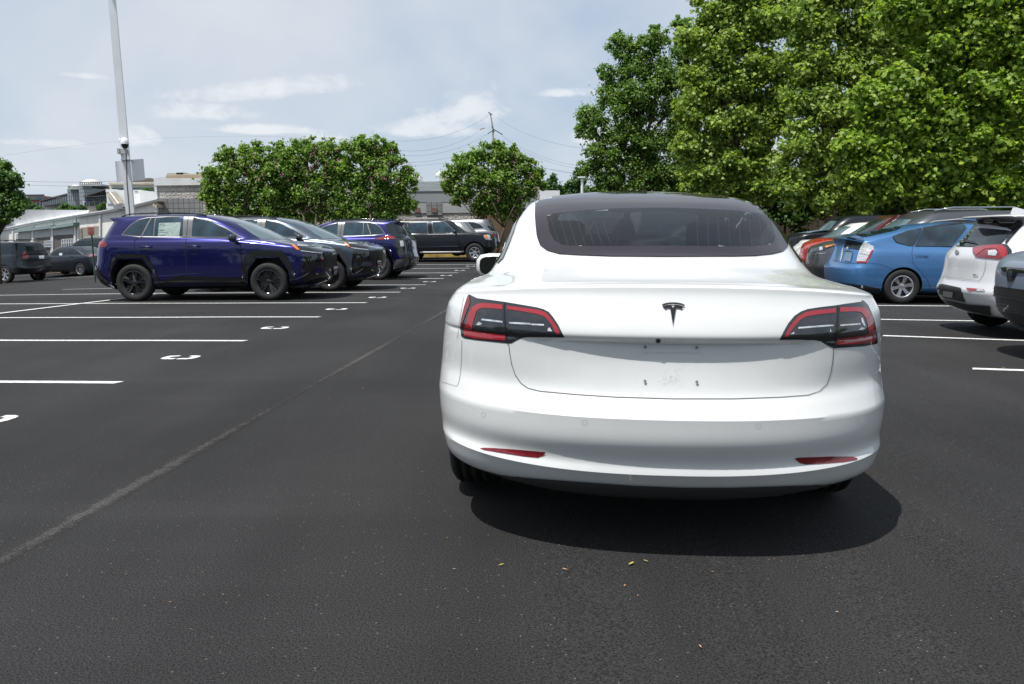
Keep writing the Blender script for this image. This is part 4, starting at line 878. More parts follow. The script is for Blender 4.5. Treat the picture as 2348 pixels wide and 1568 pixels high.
for m in 'RL': pr.patch('rear_apron',[(.0,.32),(.3,.27),(.60,.22),(.60,.28),(.3,.35),(.02,.38)],m,BLACK,.008)
feat(pr,C6,[('tail_light',[(915,420),(960,440),(998,462),(995,500),(965,560),(940,612),(845,610),(850,570),(870,500),(890,450)],CLEARL,{'step':5}),('red_lens',[(985,490),(996,500),(962,565),(940,600),(925,595),(950,550)],RED,{'sub':1,'off':.013}),('red_lens',[(848,596),(942,596),(938,612),(846,610)],RED,{'sub':1,'off':.013}),('lens_bar',[(880,490),(985,515)],SATIN,{'sub':1,'off':.013,'w':.8}),('lens_bar',[(868,525),(970,545)],SATIN,{'sub':1,'off':.013,'w':.8}),
 ('rear_window_lower',[(755,400),(905,428),(885,460),(870,495),(735,470)],DARKGL,{'step':6}),('tail_light',[(718,490),(728,470),(722,540),(705,600),(700,590)],CLEARL),
 ('rear_plate',[(755,515),(812,520),(795,603),(738,590)],mat('plate_blue_grey',(.14,.20,.30),.4,noise=(60,.3)),{'off':.02}),('emblem',[(770,462),(782,478),(770,492),(758,476)],CHROME,{'off':.02}),('chrome_strip',[(740,505),(810,516)],BLACK,{'w':2.4,'off':.02}),
 ('rear_spoiler',[(752,378),(800,372),(915,405),(905,418),(755,396)],mat('blue_dark',(.035,.085,.2),.3,.4,.8),{'off':.05}),
 ('rear_window',[(860,350),(1130,282),(1250,292),(1190,320),(920,378),(830,368)],DARKGL,{'step':6}),
 ('quarter_window',[(1168,375),(1300,330),(1425,303),(1352,455),(1300,450),(1200,420)],TINTGL,{'step':5}),('door_window',[(1440,300),(1600,275),(1810,258),(1830,300),(1700,462),(1368,458)],TINTGL,{'step':6}),
 ('window_trim',[(1168,375),(1300,328),(1430,300),(1352,458),(1300,453),(1200,423)],BLACK,{'w':1.6,'closed':1,'off':.012}),('window_trim',[(1368,460),(1700,463)],BLACK,{'w':1.6,'off':.012}),('window_trim',[(1440,298),(1600,272),(1820,253)],BLACK,{'w':3,'off':.012}),
 ('rear_bumper_lip',[(655,790),(800,815),(900,835),(1058,840),(1055,868),(900,862),(760,840),(660,805)],BLACK,{'off':.012,'step':5}),
 ('panel_gap',[(645,590),(760,615),(950,608),(1060,622),(1175,668)],mat('gap_blue',(.02,.05,.12),.8),{'w':.8}),('panel_gap',[(1352,460),(1340,520),(1350,610),(1420,690),(1480,760),(1510,850)],mat('gap_blue',(.02,.05,.12),.8),{'w':.8}),
 ('handle_recess',[(1455,545),(1468,528),(1490,525),(1497,545),(1485,568),(1462,568)],mat('blue_dark2',(.05,.13,.28),.4),{'off':.003}),('door_handle',[(1370,543),(1400,536),(1480,540)],BLUEP,{'w':3.2,'off':.022})])
# white crossover with its tail to the aisle (black spoiler)
KR=[D(yr=.26,zr=.24,yf=4.1,zf=.24,w=.76,ar=.4,n=3),D(yr=.14,zr=.30,yf=4.25,zf=.3,w=.85,ar=.42,n=3),D(yr=.03,zr=.42,yf=4.33,zf=.45,w=.89,ar=.42,n=2.9),D(yr=-.02,zr=.55,yf=4.35,zf=.6,w=.90,ar=.44,n=2.9),D(yr=.03,zr=.66,yf=4.33,zf=.7,w=.90,ar=.44,n=2.9),D(yr=.05,zr=.80,yf=4.3,zf=.8,w=.895,ar=.46,n=2.8),
 D(yr=.07,zr=.97,yf=4.2,zf=.9,w=.88,ar=.46,n=2.8,side=[(.5,1.0),(3.9,.9)]),D(yr=.14,zr=1.07,yf=4.0,zf=.95,w=.85,ar=.46,n=2.8,side=[(.5,1.08),(3.2,1.0)]),D(yr=.20,zr=1.13,yf=3.5,zf=1.04,w=.81,ar=.46,n=2.8,side=[(.6,1.15),(2.9,1.05)]),
 D(yr=.32,zr=1.28,yf=3.1,zf=1.2,w=.76,ar=.42,n=3),D(yr=.40,zr=1.42,yf=2.8,zf=1.36,w=.70,ar=.42,n=3.2),D(yr=.20,zr=1.455,yf=2.6,zf=1.44,w=.66,ar=.4,n=3.6),D(yr=.22,zr=1.475,yf=2.5,zf=1.46,w=.62,ar=.4,n=3.6),D(yr=.6,zr=1.50,yf=2.3,zf=1.50,w=.5,ar=.4,n=3),D(yr=1,zr=1.53,yf=2.1,zf=1.53,w=.2,ar=.3,af=.3)]
SILW=paint('pearl_paint',(.62,.63,.65),.15,.35,.9)
ex_=R(-4.6); Ok=Vector((5.66,10.16,-.085))
k=Car('crossover_car','silver white crossover with black roof spoiler and red wraparound tail light','crossover',KR,SILW,Ok,-4.6,0,k=4,sharp=(3,4,10,12),arches=((.85,.32,.37),(3.55,.32,.37)))
wheels(k,.325,.205,.22,.88,(.85,3.55),(5,.06,.09,0),ALLOY); underbody(k,.6,.35,4,.24)
feat(k,C6,[('rear_window',[(1680,455),(1720,400),(1830,305),(1980,300),(2190,318),(2235,330),(2185,400),(2130,455),(1900,468),(1700,462)],DARKGL,{'step':8}),
 ('roof_spoiler',[(1818,262),(1900,225),(2050,205),(2348,215),(2348,262),(2250,325),(2200,300),(2050,272),(1900,262),(1830,285)],GLOSSB,{'off':.02,'step':8}),
 ('pillar_trim',[(2235,325),(2348,262),(2225,400),(2195,445),(2180,430)],GLOSSB,{'off':.012,'step':8}),('tail_light_surround',[(2150,440),(2200,450),(2240,500),(2245,560),(2230,582),(2200,582)],GLOSSB,{'step':6}),
 ('tail_light',[(1890,485),(1910,470),(2000,455),(2100,447),(2150,448),(2195,480),(2208,530),(2205,580),(2120,578),(2000,568),(1920,558),(1893,520)],REDD,{'step':6,'off':.012}),('red_lens',[(1900,490),(2010,470),(2110,458),(2160,462),(2190,490),(2195,560),(2150,562),(2125,500),(2080,482),(2000,490),(1925,545),(1905,520)],RED,{'sub':1,'off':.016,'step':5}),('reversing_light',[(2030,505),(2095,498),(2115,520),(2100,550),(2035,545)],CLEARL,{'sub':1,'off':.016}),
 ('tail_light',[(1650,440),(1695,430),(1670,490),(1645,540),(1622,540),(1635,480)],RED,{'off':.012}),('rear_wiper',[(1775,435),(1830,418),(1930,440)],BLACK,{'w':3,'off':.03}),
 ('emblem',[(1735,505),(1750,495),(1768,510),(1765,532),(1748,540),(1733,525)],GLOSSB,{'off':.012}),('badge_text',[(1740,510),(1742,527)],CHROME,{'sub':1,'off':.016,'w':.8,'step':1}),('badge_text',[(1750,509),(1751,527)],CHROME,{'sub':1,'off':.016,'w':.8,'step':1}),('badge_text',[(1755,526),(1759,509),(1763,526)],CHROME,{'sub':1,'off':.016,'w':.7,'step':1}),
 ('badge',[(1897,712),(1945,715),(1942,728),(1898,724)],CHROME,{'off':.012}),
 ('plate_recess',[(1592,805),(1620,800),(1785,835),(1800,900),(1825,960),(1700,935),(1545,905),(1560,860)],BLACK,{'off':.008,'step':6}),('rear_plate',[(1635,858),(1725,868),(1715,918),(1630,905)],mat('plate_dull',(.30,.30,.27),.6,noise=(80,.4)),{'off':.02}),
 ('reflector',[(1835,835),(1990,848),(2003,868),(1860,862),(1840,850)],RED,{'off':.010}),('reflector_clear',[(1932,845),(1985,850),(1998,868),(1930,865)],CLEARL,{'sub':1,'off':.013}),('reflector',[(1538,780),(1558,785),(1556,808),(1536,804)],RED,{'off':.010}),
 ('panel_gap',[(2008,575),(2005,650),(1985,715),(1950,772),(1750,748),(1615,725)],mat('gap_soft',(.3,.3,.3),.8),{'w':.9}),('panel_gap',[(1610,690),(1622,600),(1640,545)],mat('gap_soft',(.3,.3,.3),.8),{'w':.8}),
 ('bumper_apron',[(1530,910),(1700,945),(1850,978),(2050,990),(2060,1075),(1900,1040),(1700,985),(1560,945)],BLACK,{'off':.016,'step':6})])
fin=MB().prism([(-.02,0),(.02,0),(.006,.0),(-.006,.0)],.01)
sf=MB(); 
for x in (-.012,.012): sf.v+=[(x,.62,1.50),(x,.88,1.515),(x*.4,.68,1.575),(x*.4,.64,1.575)]
sf.f=[(0,1,2,3),(7,6,5,4),(0,4,5,1),(1,5,6,2),(2,6,7,3),(3,7,4,0)]; sf.build('roof_antenna',[SILW],k.root)
# dark suv nosing out at the right edge
P_=AT(2254,690,8.55); Or=Vector((P_.x,8.55,terr(P_.x,8.55)))
h=175.4; a=R(h); ey=Vector((math.cos(a),math.sin(a),0)); ex=Vector((math.sin(a),-math.cos(a),0))
Or=Or-ey*4.60+ex*(-.80) 
r4=rav('suv','dark slate suv with honeycomb grille nosing in at the right edge',paint('slate_paint_dark',(.17,.21,.27),.1,.35,.6),Or,h,0,0,'compact suvs',clad=BLACK)
HEX=mat('honeycomb',(.010,.010,.011),.3,.2,.6)
feat(r4,C6,[('front_grille',[(2090,815),(2140,822),(2348,850),(2420,860),(2420,1100),(2348,1080),(2088,1018),(2084,900)],HEX,{'off':.012,'step':6}),
 ('grille_bars',[(2088,1020),(2348,1082),(2420,1100),(2420,1190),(2348,1180),(2110,1100),(2088,1060)],BLACK,{'off':.014,'step':6}),
 ('headlight',[(2150,655),(2200,648),(2348,660),(2420,670),(2420,700),(2290,700),(2250,770),(2215,780),(2200,700),(2160,680)],GLOSSB,{'off':.014,'step':6}),('headlight_lens',[(2222,690),(2240,672),(2262,685),(2265,720),(2245,745),(2225,735)],mat('projector',(.05,.06,.08),.05,.3,1),{'sub':1,'off':.02})])
for i in range(7):
    y=838+i*30
    for j in range(9):
        x=2085+j*34+(17 if i%2 else 0); yy=y+(x-2085)*.17
        if x>2400: continue
        r4.stroke('grille_cell',[C6(x-14,yy-8),C6(x,yy+4),C6(x+14,yy-4)],1.0,'pix',mat('grille_edge',(.12,.125,.13),.25,.3,.6),.018,step=3)
# row behind the blue liftback, noses to the aisle
def front(x,y,Y,head=175.4,L=4.5,lx=-.6):
    p=AT(x,y,Y); a=R(head); ey=Vector((math.cos(a),math.sin(a),0)); ex=Vector((math.sin(a),-math.cos(a),0)); o=Vector((p.x,Y,0))-ey*L-ex*lx; return Vector((o.x,o.y,terr(p.x,Y)))
lx=simple('crossover_car','metallic grey crossover nosing out behind the blue liftback','crossover',std_rows(L=4.65,H=1.72,W=.93,tail=1,zd=1.15,yd=.28,yrr=.45,yrf=2.45,yc=3.45,zc=1.14,zh=1.0,belt=(1.15,1.08),n=2.8),paint('gunmetal_paint',(.07,.075,.088),.45,.3,.6),front(1848,600,18.0,L=4.55,lx=.6),175.4,.36,(.95,3.68),(5,.05,.08,0),sw=[[(.7,1.20),(.95,1.40),(1.2,1.47),(1.9,1.52),(2.4,1.48),(2.8,1.34),(3.15,1.12),(2.0,1.13)]],W=.93,ws=CWS,mir=(3.0,1.12,.86))
feat(lx,C6,[('headlight',[(415,495),(470,480),(560,460),(655,442),(640,462),(560,490),(480,512),(425,515)],DARKGL),('headlight_lens',[(515,468),(540,468),(545,495),(515,500)],CLEARL,{'sub':1,'off':.014}),('indicator',[(560,462),(655,443),(640,455),(575,475)],AMBER,{'sub':1,'off':.014}),('chrome_strip',[(430,540),(500,532),(570,522)],CHROME,{'w':1.2,'off':.012}),
 ('window_sticker',[(1165,215),(1205,222),(1170,243),(1135,238)],mat('sticker_tan',(.55,.47,.38),.6),{'off':.012}),('window_sticker',[(1115,245),(1150,252),(1110,280),(1082,275)],MATS.get('sticker_tan'),{'off':.012})])
for sx in (-1,1): MB().tube([(sx*.60,.6,1.69),(sx*.62,.8,1.75),(sx*.62,2.0,1.76),(sx*.60,2.35,1.70)],.014,6).build('roof_rail',[CHROME],lx.root,smooth=True)
rd=simple('crossover_car','red crossover with a yellow sticker in its windscreen','crossover',std_rows(L=4.5,H=1.68,W=.90,tail=.95,zd=1.14,yd=.28,yrr=.45,yrf=2.4,yc=3.45,zc=1.14,zh=1.0,belt=(1.15,1.08),n=2.9),REDP,front(1828,600,21.0,L=4.45,lx=.6),175.4,.35,sw=CSW,ws=CWS,mir=(3.0,1.1,.84))
feat(rd,C6,[('window_sticker',[(870,262),(912,260),(905,275),(860,280)],mat('sticker_yellow',(.85,.62,.02),.6),{'off':.012})])
w1=simple('sedan_car','white sedan between the red crossover and another white car','sedan',SEDAN,CARW,front(1818,600,24.0,L=4.6,lx=.6),175.4,.32,(1.0,3.7),sw=SSW,ws=SWS,mir=(2.95,1.0,.82))
w2=simple('hatchback_car','white hatchback second in the far end of the right row','hatchback',HATCH,CARW,front(1808,600,27.0,L=4.4,lx=.6),175.4,.32,sw=[[(.55,1.10),(.8,1.28),(1.2,1.36),(2.0,1.38),(2.5,1.28),(3.1,1.0)]],ws=SWS,mir=(3.0,1.02,.8))
b1=simple('crossover_car','black crossover under the trees behind the white cars','crossover',std_rows(L=4.7,H=1.74,W=.93,tail=1,zd=1.2,yd=.25,yrr=.45,yrf=2.7,yc=3.6,zc=1.15,zh=1.0,belt=(1.2,1.14),n=3),BLKP,front(1795,600,31.0,L=4.6,lx=.6),175.4,.36,sw=CSW,ws=CWS)
# beyond the white sedan's windscreen
p=AT(1600,560,31); wc=simple('sedan_car','white sedan seen through the rear glass of the big white sedan','sedan',SEDAN,CARW,Vector((p.x+1.7,31.5,terr(8,31))),192,.33,(1.0,3.7),(10,.02,.03,0),sw=SSW,ws=SWS,mir=(2.95,1.0,.82),rm=ALLOYB)
feat(wc,X5,[('headlight',[(1190,460),(1265,452),(1262,465),(1215,477)],CLEARL),('front_grille',[(1170,480),(1210,490),(1240,512),(1180,512)],BLACK)])
p=AT(1500,560,41); simple('crossover_car','black crossover seen through the rear glass beyond the orange posts','crossover',CROSS,BLKP,Vector((p.x+3.2,42.5,terr(8,42))),185,.35,sw=CSW,ws=CWS)
p=AT(1395,560,43); simple('suv','dark suv seen through the rear glass behind the orange posts','suv',FR,DGREY,Vector((p.x+1.2,40,terr(6,40))),200,.385,(.95,3.75),sw=CSW,ws=CWS,W=.94,gh=.38)
ORG=mat('orange_plastic',(.75,.10,.05),.5); REFL=mat('reflective_band',(.8,.5,.45),.4)
for (x,lab,slim) in ((1414,'slim orange delineator post seen through the rear glass, left one',True),(1442.5,'wider orange traffic cone seen through the rear glass, right one',False)):
    p=AT(x,565,27.5); r=tag(empty('traffic_post' if slim else 'traffic_cone',(p.x,27.5,terr(p.x,27.5))),lab,'traffic cone')
    mb=MB(); pr_=[(.17,.0),(.17,.05),(.05,.06),(.045,1.0),(.03,1.06),(0,1.07)] if slim else [(.2,0),(.2,.04),(.14,.05),(.09,.5),(.05,.92),(.03,.96),(0,.96)]
    Mz=Matrix.Rotation(-PI/2,4,'Y'); mb.lathe([(a_,-b_*-1) for a_,b_ in pr_],20,Mz); mb.build('post_body' if slim else 'cone_body',[ORG],r,smooth=True)
# ---------------------------------------------------------------- buildings
def blockmat(name,c1,c2,mort,w,h,ms=.012,bumpd=.02,rot=0,rough=.85):
    if name in MATS: return MATS[name]
    m=bpy.data.materials.new(name); m.use_nodes=True; t=m.node_tree; b=t.nodes['Principled BSDF']; L=t.links.new
    c=t.nodes.new('ShaderNodeTexCoord'); mp=t.nodes.new('ShaderNodeMapping'); mp.inputs['Rotation'].default_value=(PI/2,0,0); L(c.outputs['Object'],mp.inputs[0])
    br=t.nodes.new('ShaderNodeTexBrick'); L(mp.outputs[0],br.inputs['Vector']); br.inputs['Scale'].default_value=1; br.inputs['Brick Width'].default_value=w; br.inputs['Row Height'].default_value=h; br.inputs['Mortar Size'].default_value=ms; br.offset=0 if rot else .5
    for k,v in (('Color1',c1),('Color2',c2),('Mortar',mort)): br.inputs[k].default_value=(*v,1)
    n=t.nodes.new('ShaderNodeTexNoise'); n.inputs['Scale'].default_value=9; n.inputs['Detail'].default_value=6; L(c.outputs['Object'],n.inputs['Vector'])
    n2=t.nodes.new('ShaderNodeTexNoise'); n2.inputs['Scale'].default_value=.6; n2.inputs['Detail'].default_value=6; L(c.outputs['Object'],n2.inputs['Vector'])
    r=t.nodes.new('ShaderNodeMapRange'); r.inputs[1].default_value=.35; r.inputs[2].default_value=.65; r.inputs[3].default_value=.86; r.inputs[4].default_value=1.08; L(n2.outputs['Fac'],r.inputs[0])
    v=t.nodes.new('ShaderNodeVectorMath'); v.operation='SCALE'; L(br.outputs['Color'],v.inputs[0]); L(r.outputs[0],v.inputs['Scale']); L(v.outputs[0],b.inputs['Base Color'])
    ad=t.nodes.new('ShaderNodeMath'); ad.operation='SUBTRACT'; L(n.outputs['Fac'],ad.inputs[0]); L(br.outputs['Fac'],ad.inputs[1])
    bp=t.nodes.new('ShaderNodeBump'); bp.inputs['Strength'].default_value=1; bp.inputs['Distance'].default_value=bumpd; L(ad.outputs[0],bp.inputs['Height']); L(bp.outputs[0],b.inputs['Normal'])
    b.inputs['Roughness'].default_value=rough; MATS[name]=m; return m
SPLIT=blockmat('split_face_block',(.52,.50,.47),(.44,.42,.40),(.32,.31,.29),.45,.22,.012,.09)
SMOOTHB=blockmat('smooth_block',(.26,.27,.275),(.23,.24,.245),(.09,.09,.095),.30,.30,.014,.01,rot=1)
TRIMW=mat('white_metal_trim',(.68,.70,.71),.5,noise=(1.5,.12)); CREAM=mat('painted_wall',(.80,.78,.73),.8,noise=(.8,.14,(1,1,.25)),bump=(14,.5,.02))
GREENM=mat('green_metal',(.20,.28,.27),.5,noise=(2,.2)); GLASSB=mat('office_glass',(.10,.15,.19),.06,0,0,spec=.9,noise=(.3,.4)); CONC=mat('precast',(.66,.61,.52),.85,noise=(.2,.1)); DKROOF=mat('dark_roof',(.05,.05,.052),.7)
YB=46.0; cx0=-20.1
def wz(x,y,Y): return AT(x,y,Y)
def slab(name,x0,y0,x1,y1,Y,th,mt,parent=None,dz=0,bottom=None):
    """a real box facing the camera side: front face at depth Y spanning two photo corners"""
    a=AT(x0,y0,Y);b=AT(x1,y1,Y); zb=b.z if bottom is None else bottom
    o=MB().box((a.x,0,zb),(b.x,th,a.z)).build(name,[mt] if not isinstance(mt,list) else mt,parent); o.location=(0,Y,0) if parent is None else (0,Y,0); return o
bl=tag(empty('block_building',(0,0,0)),'grey split face block building behind the crape myrtle trees','building')
top=AT(500,411,YB).z
slab('wall',359,424,1238,640,YB,9,SPLIT,bl,bottom=-.6)
slab('smooth_band',359,455,474,640,YB-.03,.2,SMOOTHB,bl,bottom=-.6)
slab('coping',352,409,475,424,YB-.12,9.2,TRIMW,bl)
slab('corner_trim',353,422,363,490,YB-.10,.25,TRIMW,bl)
slab('upper_band',905,436,1228,461,YB-.06,.3,mat('band_grey',(.28,.31,.32),.7),bl); slab('coping',905,417,1228,436,YB-.10,.6,mat('coping_grey',(.40,.44,.46),.6,noise=(3,.2,(.3,1,4))),bl); slab('light_band',905,461,1228,486,YB-.045,.3,mat('band_pale',(.36,.39,.39),.8,noise=(1,.1)),bl)
slab('pier',977,463,1013,493,YB-.08,.3,SMOOTHB,bl)
for x in (950,1014-24): 
    o=slab('vent_panel',x,476,x+12,487,YB-.12,.1,mat('vent_red',(.20,.12,.10),.8),bl)
for x0,y0,x1,y1 in ((940,399,955,409),(1000,396,1012,404),(1018,393,1028,412),(960,402,963,418)): 
    a=AT(x0,y0,YB+4);b=AT(x1,y1,YB+4); MB().box((a.x,YB+4,b.z),(b.x,YB+5.5,a.z)).build('roof_unit',[TRIMW],bl)
for x,y,rr in ((1022,403,26),(945,406,10)):
    p=AT(x,y,YB+3); mb=MB(); rr=rr*YB/FPX; Mz=Matrix.Translation(p)@Matrix.Rotation(-PI/2,4,'Y')
    mb.lathe([(rr*.6,-rr*.7),(rr*.6,-.1),(rr,-.1),(rr*.92,rr*.2),(rr*.6,rr*.42),(.01,rr*.5)],20,Mz); mb.build('roof_vent',[TRIMW],bl,smooth=True)
mb=MB()
for k in range(3):
    a=AT(1043+k*5,500,YB-.4); b_=AT(1046+k*5,545,YB-.4); mb.tube([a,b_],.05,6)
mb.build('conduit',[TRIMW],bl)
slab('utility_box',1040,545,1058,560,YB-1.2,.8,mat('utility_green',(.06,.08,.06),.6),bl)
slab('brown_wall',1098,440,1175,600,YB-.8,1.0,mat('brown_stucco',(.16,.115,.07),.9,noise=(1,.2)),bl,bottom=-.2)
# louvred enclosure
lf=tag(empty('louvred_fence',(0,0,0)),'dark brown louvred screen at the end of the block building','fence')
slab('panel',1150,478,1235,548,YB-1.6,.1,mat('louver_dark',(.035,.028,.022),.8),lf)
for k in range(15): slab('slat',1151,481+k*4.5,1234,483.4+k*4.5,YB-1.72,.1,mat('louver_brown',(.12,.085,.06),.7),lf)
slab('post',1186,470,1190,549,YB-1.8,.15,mat('louver_post',(.10,.09,.08),.7),lf)
rw=tag(slab('retaining_wall',1140,546,1260,564,YB-2.5,.4,mat('dark_wall',(.045,.045,.045),.9),None),'low dark wall below the louvred screen','wall')
# white service building receding to the left
A0=Vector((cx0,YB+.1)); A0=Vector((AT(359,455,YB).x,YB)); dirw=Vector((-.60,.80))
def onw(x,y,off=0):
    """photo point on the service wall plane"""
    n=Vector((dirw.y,-dirw.x)); 
    if n.y>0: n=-n
    d=ray(x,y); t=((A0+n*off).dot(n)-Vector((0,0)).dot(n))/(d.x*n.x+d.y*n.y); return CAM+d*t
sb=tag(empty('service_building',(0,0,0)),'long white service building with roller doors receding at the left','building')
def wallq(name,pts,mt,off=0,th=.15,parent=None):
    n=Vector((dirw.y,-dirw.x)); n=-n if n.y>0 else n
    P=[onw(x,y,off) for x,y in pts]; Q=[p-Vector((n.x,n.y,0))*th for p in P]
    mb=MB(); k=len(P); mb.v=[tuple(p) for p in P+Q]; mb.f=[tuple(range(k)),tuple(range(k,2*k))[::-1]]+[(i,(i+1)%k,k+(i+1)%k,k+i) for i in range(k)]
    return mb.build(name,[mt],parent or sb)
# roof eave in frame coordinates
ev=[(-60,536),(0,524),(74.5,508.4),(119.5,501),(171,492.4),(228,483.6),(300,470),(359,455)]
wallq('wall',[(x,y+5) for x,y in ev]+[(359,640),(-60,640)],CREAM,0,6)
wallq('eave',ev+[(x,y+6) for x,y in ev[::-1]],TRIMW,.25,.5)
wallq('gutter',[(x,y+1.5) for x,y in ev]+[(x,y+3) for x,y in ev[::-1]],mat('gutter_grey',(.30,.31,.32),.6),.3,.1)
for x,y0 in ((28.5,514),(74.5,508),(119.5,501),(171,492),(228,483)): wallq('column',[(x-1.6,y0+4),(x+1.8,y0+4),(x+1.8,600),(x-1.6,600)],TRIMW,.12,.1)
RD=mat('roller_door',(.40,.42,.41),.6,noise=(1,.1,(.5,.5,12)))
DG=mat('door_glass',(.06,.075,.08),.1,noise=(.8,.5))
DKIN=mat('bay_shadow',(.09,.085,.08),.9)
# awnings and doors (x0,x1, awning y at left, at right)
for x0,x1,ya,yb in ((32,72,529,524.5),(72,116,525,519),(116,168,521,513)):
    wallq('awning',[(x0,ya-2),(x1,yb-3),(x1,yb+4),(x0,ya+4)],GREENM,.45,.45)
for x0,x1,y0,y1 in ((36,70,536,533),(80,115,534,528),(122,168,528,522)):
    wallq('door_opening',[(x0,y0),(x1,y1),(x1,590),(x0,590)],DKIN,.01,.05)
    wallq('roller_door',[(x0,y0),(x1,y1),(x1,y1+15),(x0,y0+12)],RD,.05,.05)
wallq('door_opening',[(185,522),(227,518),(227,590),(185,590)],mat('bay_tan',(.26,.24,.20),.9),.01,.04)
def glazed(x0,x1,y0,y1,yb,nx_,ny):
    d=wallq('glazed_door',[(x0,y0),(x1,y1),(x1,yb),(x0,yb)],DG,.10,.05); 
    for i in range(nx_+1):
        x=x0+(x1-x0)*i/nx_; yt=y0+(y1-y0)*i/nx_; wallq('door_bar',[(x-.45,yt),(x+.45,yt),(x+.45,yb),(x-.45,yb)],TRIMW,.14,.05,d)
    for j in range(ny+1):
        a=j/ny; wallq('door_bar',[(x0,y0+(yb-y0)*a-.45),(x1,y1+(yb-y1)*a-.45),(x1,y1+(yb-y1)*a+.45),(x0,y0+(yb-y0)*a+.45)],TRIMW,.145,.05,d)
glazed(192,228,545,541,575,5,3); glazed(141,168,549,547,566,5,2); glazed(101,119,553,551,566,4,2)
wallq('stain',[(181,524),(187,524),(188,560),(184,575),(180,560)],mat('stone_stain',(.22,.20,.18),.9,noise=(3,.5)),.06,.03)
for x,y in ((352,470),(357,473)): wallq('wall_light',[(x-2,y-3),(x+2,y-3),(x+2,y+3),(x-2,y+3)],mat('lamp_housing',(.45,.42,.33),.6),.4,.3)
# pale sheet roofs behind the eave
rf=MB(); P=[onw(0,521,-.3),onw(50,514,-.3),onw(120,501,-.3),onw(200,487,-.3)]
a=AT(-80,479,120);b=AT(20,480,110);c_=AT(205,482,70)
rf.quad([onw(-80,540,-.2),onw(0,523,-.2),onw(200,488,-.2),c_,b,a]); rf.build('roof_sheet',[mat('roof_white',(.70,.72,.73),.5,noise=(.3,.08))],sb,fix=False)
# rooftop air handler
hv=tag(empty('rooftop_unit',(0,0,0)),'white rooftop air handler with slanted intake hoods on the service building','air handler')
Y=52
slab('casing',243,436,322,466,Y,2.2,WHITEP,hv); slab('casing_lower',243,466,322,478,Y+.05,2.0,WHITEP,hv); slab('top_flange',242,434,262,440,Y-.05,1,WHITEP,hv)
mb=MB(); a,b,c_,d_=AT(243,443,Y-.1),AT(262,440,Y-.1),AT(282,465,Y-.9),AT(262,470,Y-.9); 
q=[a,b,c_,d_]; q2=[p+Vector((0,.15,.05)) for p in q]; mb.v=[tuple(p) for p in q+q2]; mb.f=[(0,1,2,3),(7,6,5,4),(0,4,5,1),(1,5,6,2),(2,6,7,3),(3,7,4,0)]; mb.build('intake_hood',[mat('hood_tan',(.24,.21,.16),.7,noise=(4,.3))],hv)
mb=MB().tube([AT(252,441,Y-.2),AT(272,467,Y-1.0)],.04,6); mb.build('hood_rib',[WHITEP],hv); slab('label_plate',308,437,316,440,Y-.03,.05,mat('label_grey',(.35,.36,.37),.6),hv)
slab('service_panel',322,449,343,466,Y+3,1,mat('pale_blue_grey',(.34,.42,.44),.6),hv)
# ---- distant offices
def office(name,label,x0,y0,x1,y1,Y,th,mt,bottom=520):
    r=tag(empty(name,(0,0,0)),label,'building'); a=AT(x0,y0,Y);b=AT(x1,bottom,Y); MB().box((a.x,Y,min(b.z,-2)),(b.x,Y+th,a.z)).build('wall',[mt],r); return r
def win(r,x0,y0,x1,y1,Y,mt,name='window',th=.6): a=AT(x0,y0,Y);b=AT(x1,y1,Y); return MB().box((a.x,Y-.25,b.z),(b.x,Y-.25+th,a.z)).build(name,[mt],r)
BRICK=mat('red_brick',(.34,.11,.08),.9,noise=(.4,.2))
b1_=office('brick_office','red brick office block far off at the left',62,449,100,482,330,30,BRICK); win(b1_,64,450,99,458,329.6,GLASSB,'glazed_storey'); win(b1_,63,446,101,449,329,DKROOF,'roof')
for x in (68,74,83,90,97): win(b1_,x,463,x+4,475,329.6,GLASSB)
b2_=office('office_wing','low cream office wing with a dark sloping roof left of the glass towers',97,463,160,483,262,20,CONC)
mb=MB(); q=[AT(90,459,260),AT(158,442,250),AT(158,446,250),AT(90,462,260)]; q2=[p+Vector((0,25,0)) for p in q]; mb.v=[tuple(p) for p in q+q2]; mb.f=[(0,1,2,3),(7,6,5,4),(0,4,5,1),(1,5,6,2),(2,6,7,3),(3,7,4,0)]; mb.build('roof',[DKROOF],b2_)
mb=MB(); q=[AT(97,463,261.5),AT(158,447,251.5),AT(158,463,251.5),AT(97,473,261.5)]; q2=[p+Vector((0,10,0)) for p in q]; mb.v=[tuple(p) for p in q+q2]; mb.f=[(0,1,2,3),(7,6,5,4),(0,4,5,1),(1,5,6,2),(2,6,7,3),(3,7,4,0)]; mb.build('glazing',[GLASSB],b2_)
mul_=mat('mullion',(.30,.34,.36),.5)
for k in range(14): x=100+k*4.3; win(b2_,x,463-k*1.15,x+.5,473-k*.8,250,mul_,'mullion')
DOME=mat('dome_white',(.62,.62,.56),.6)
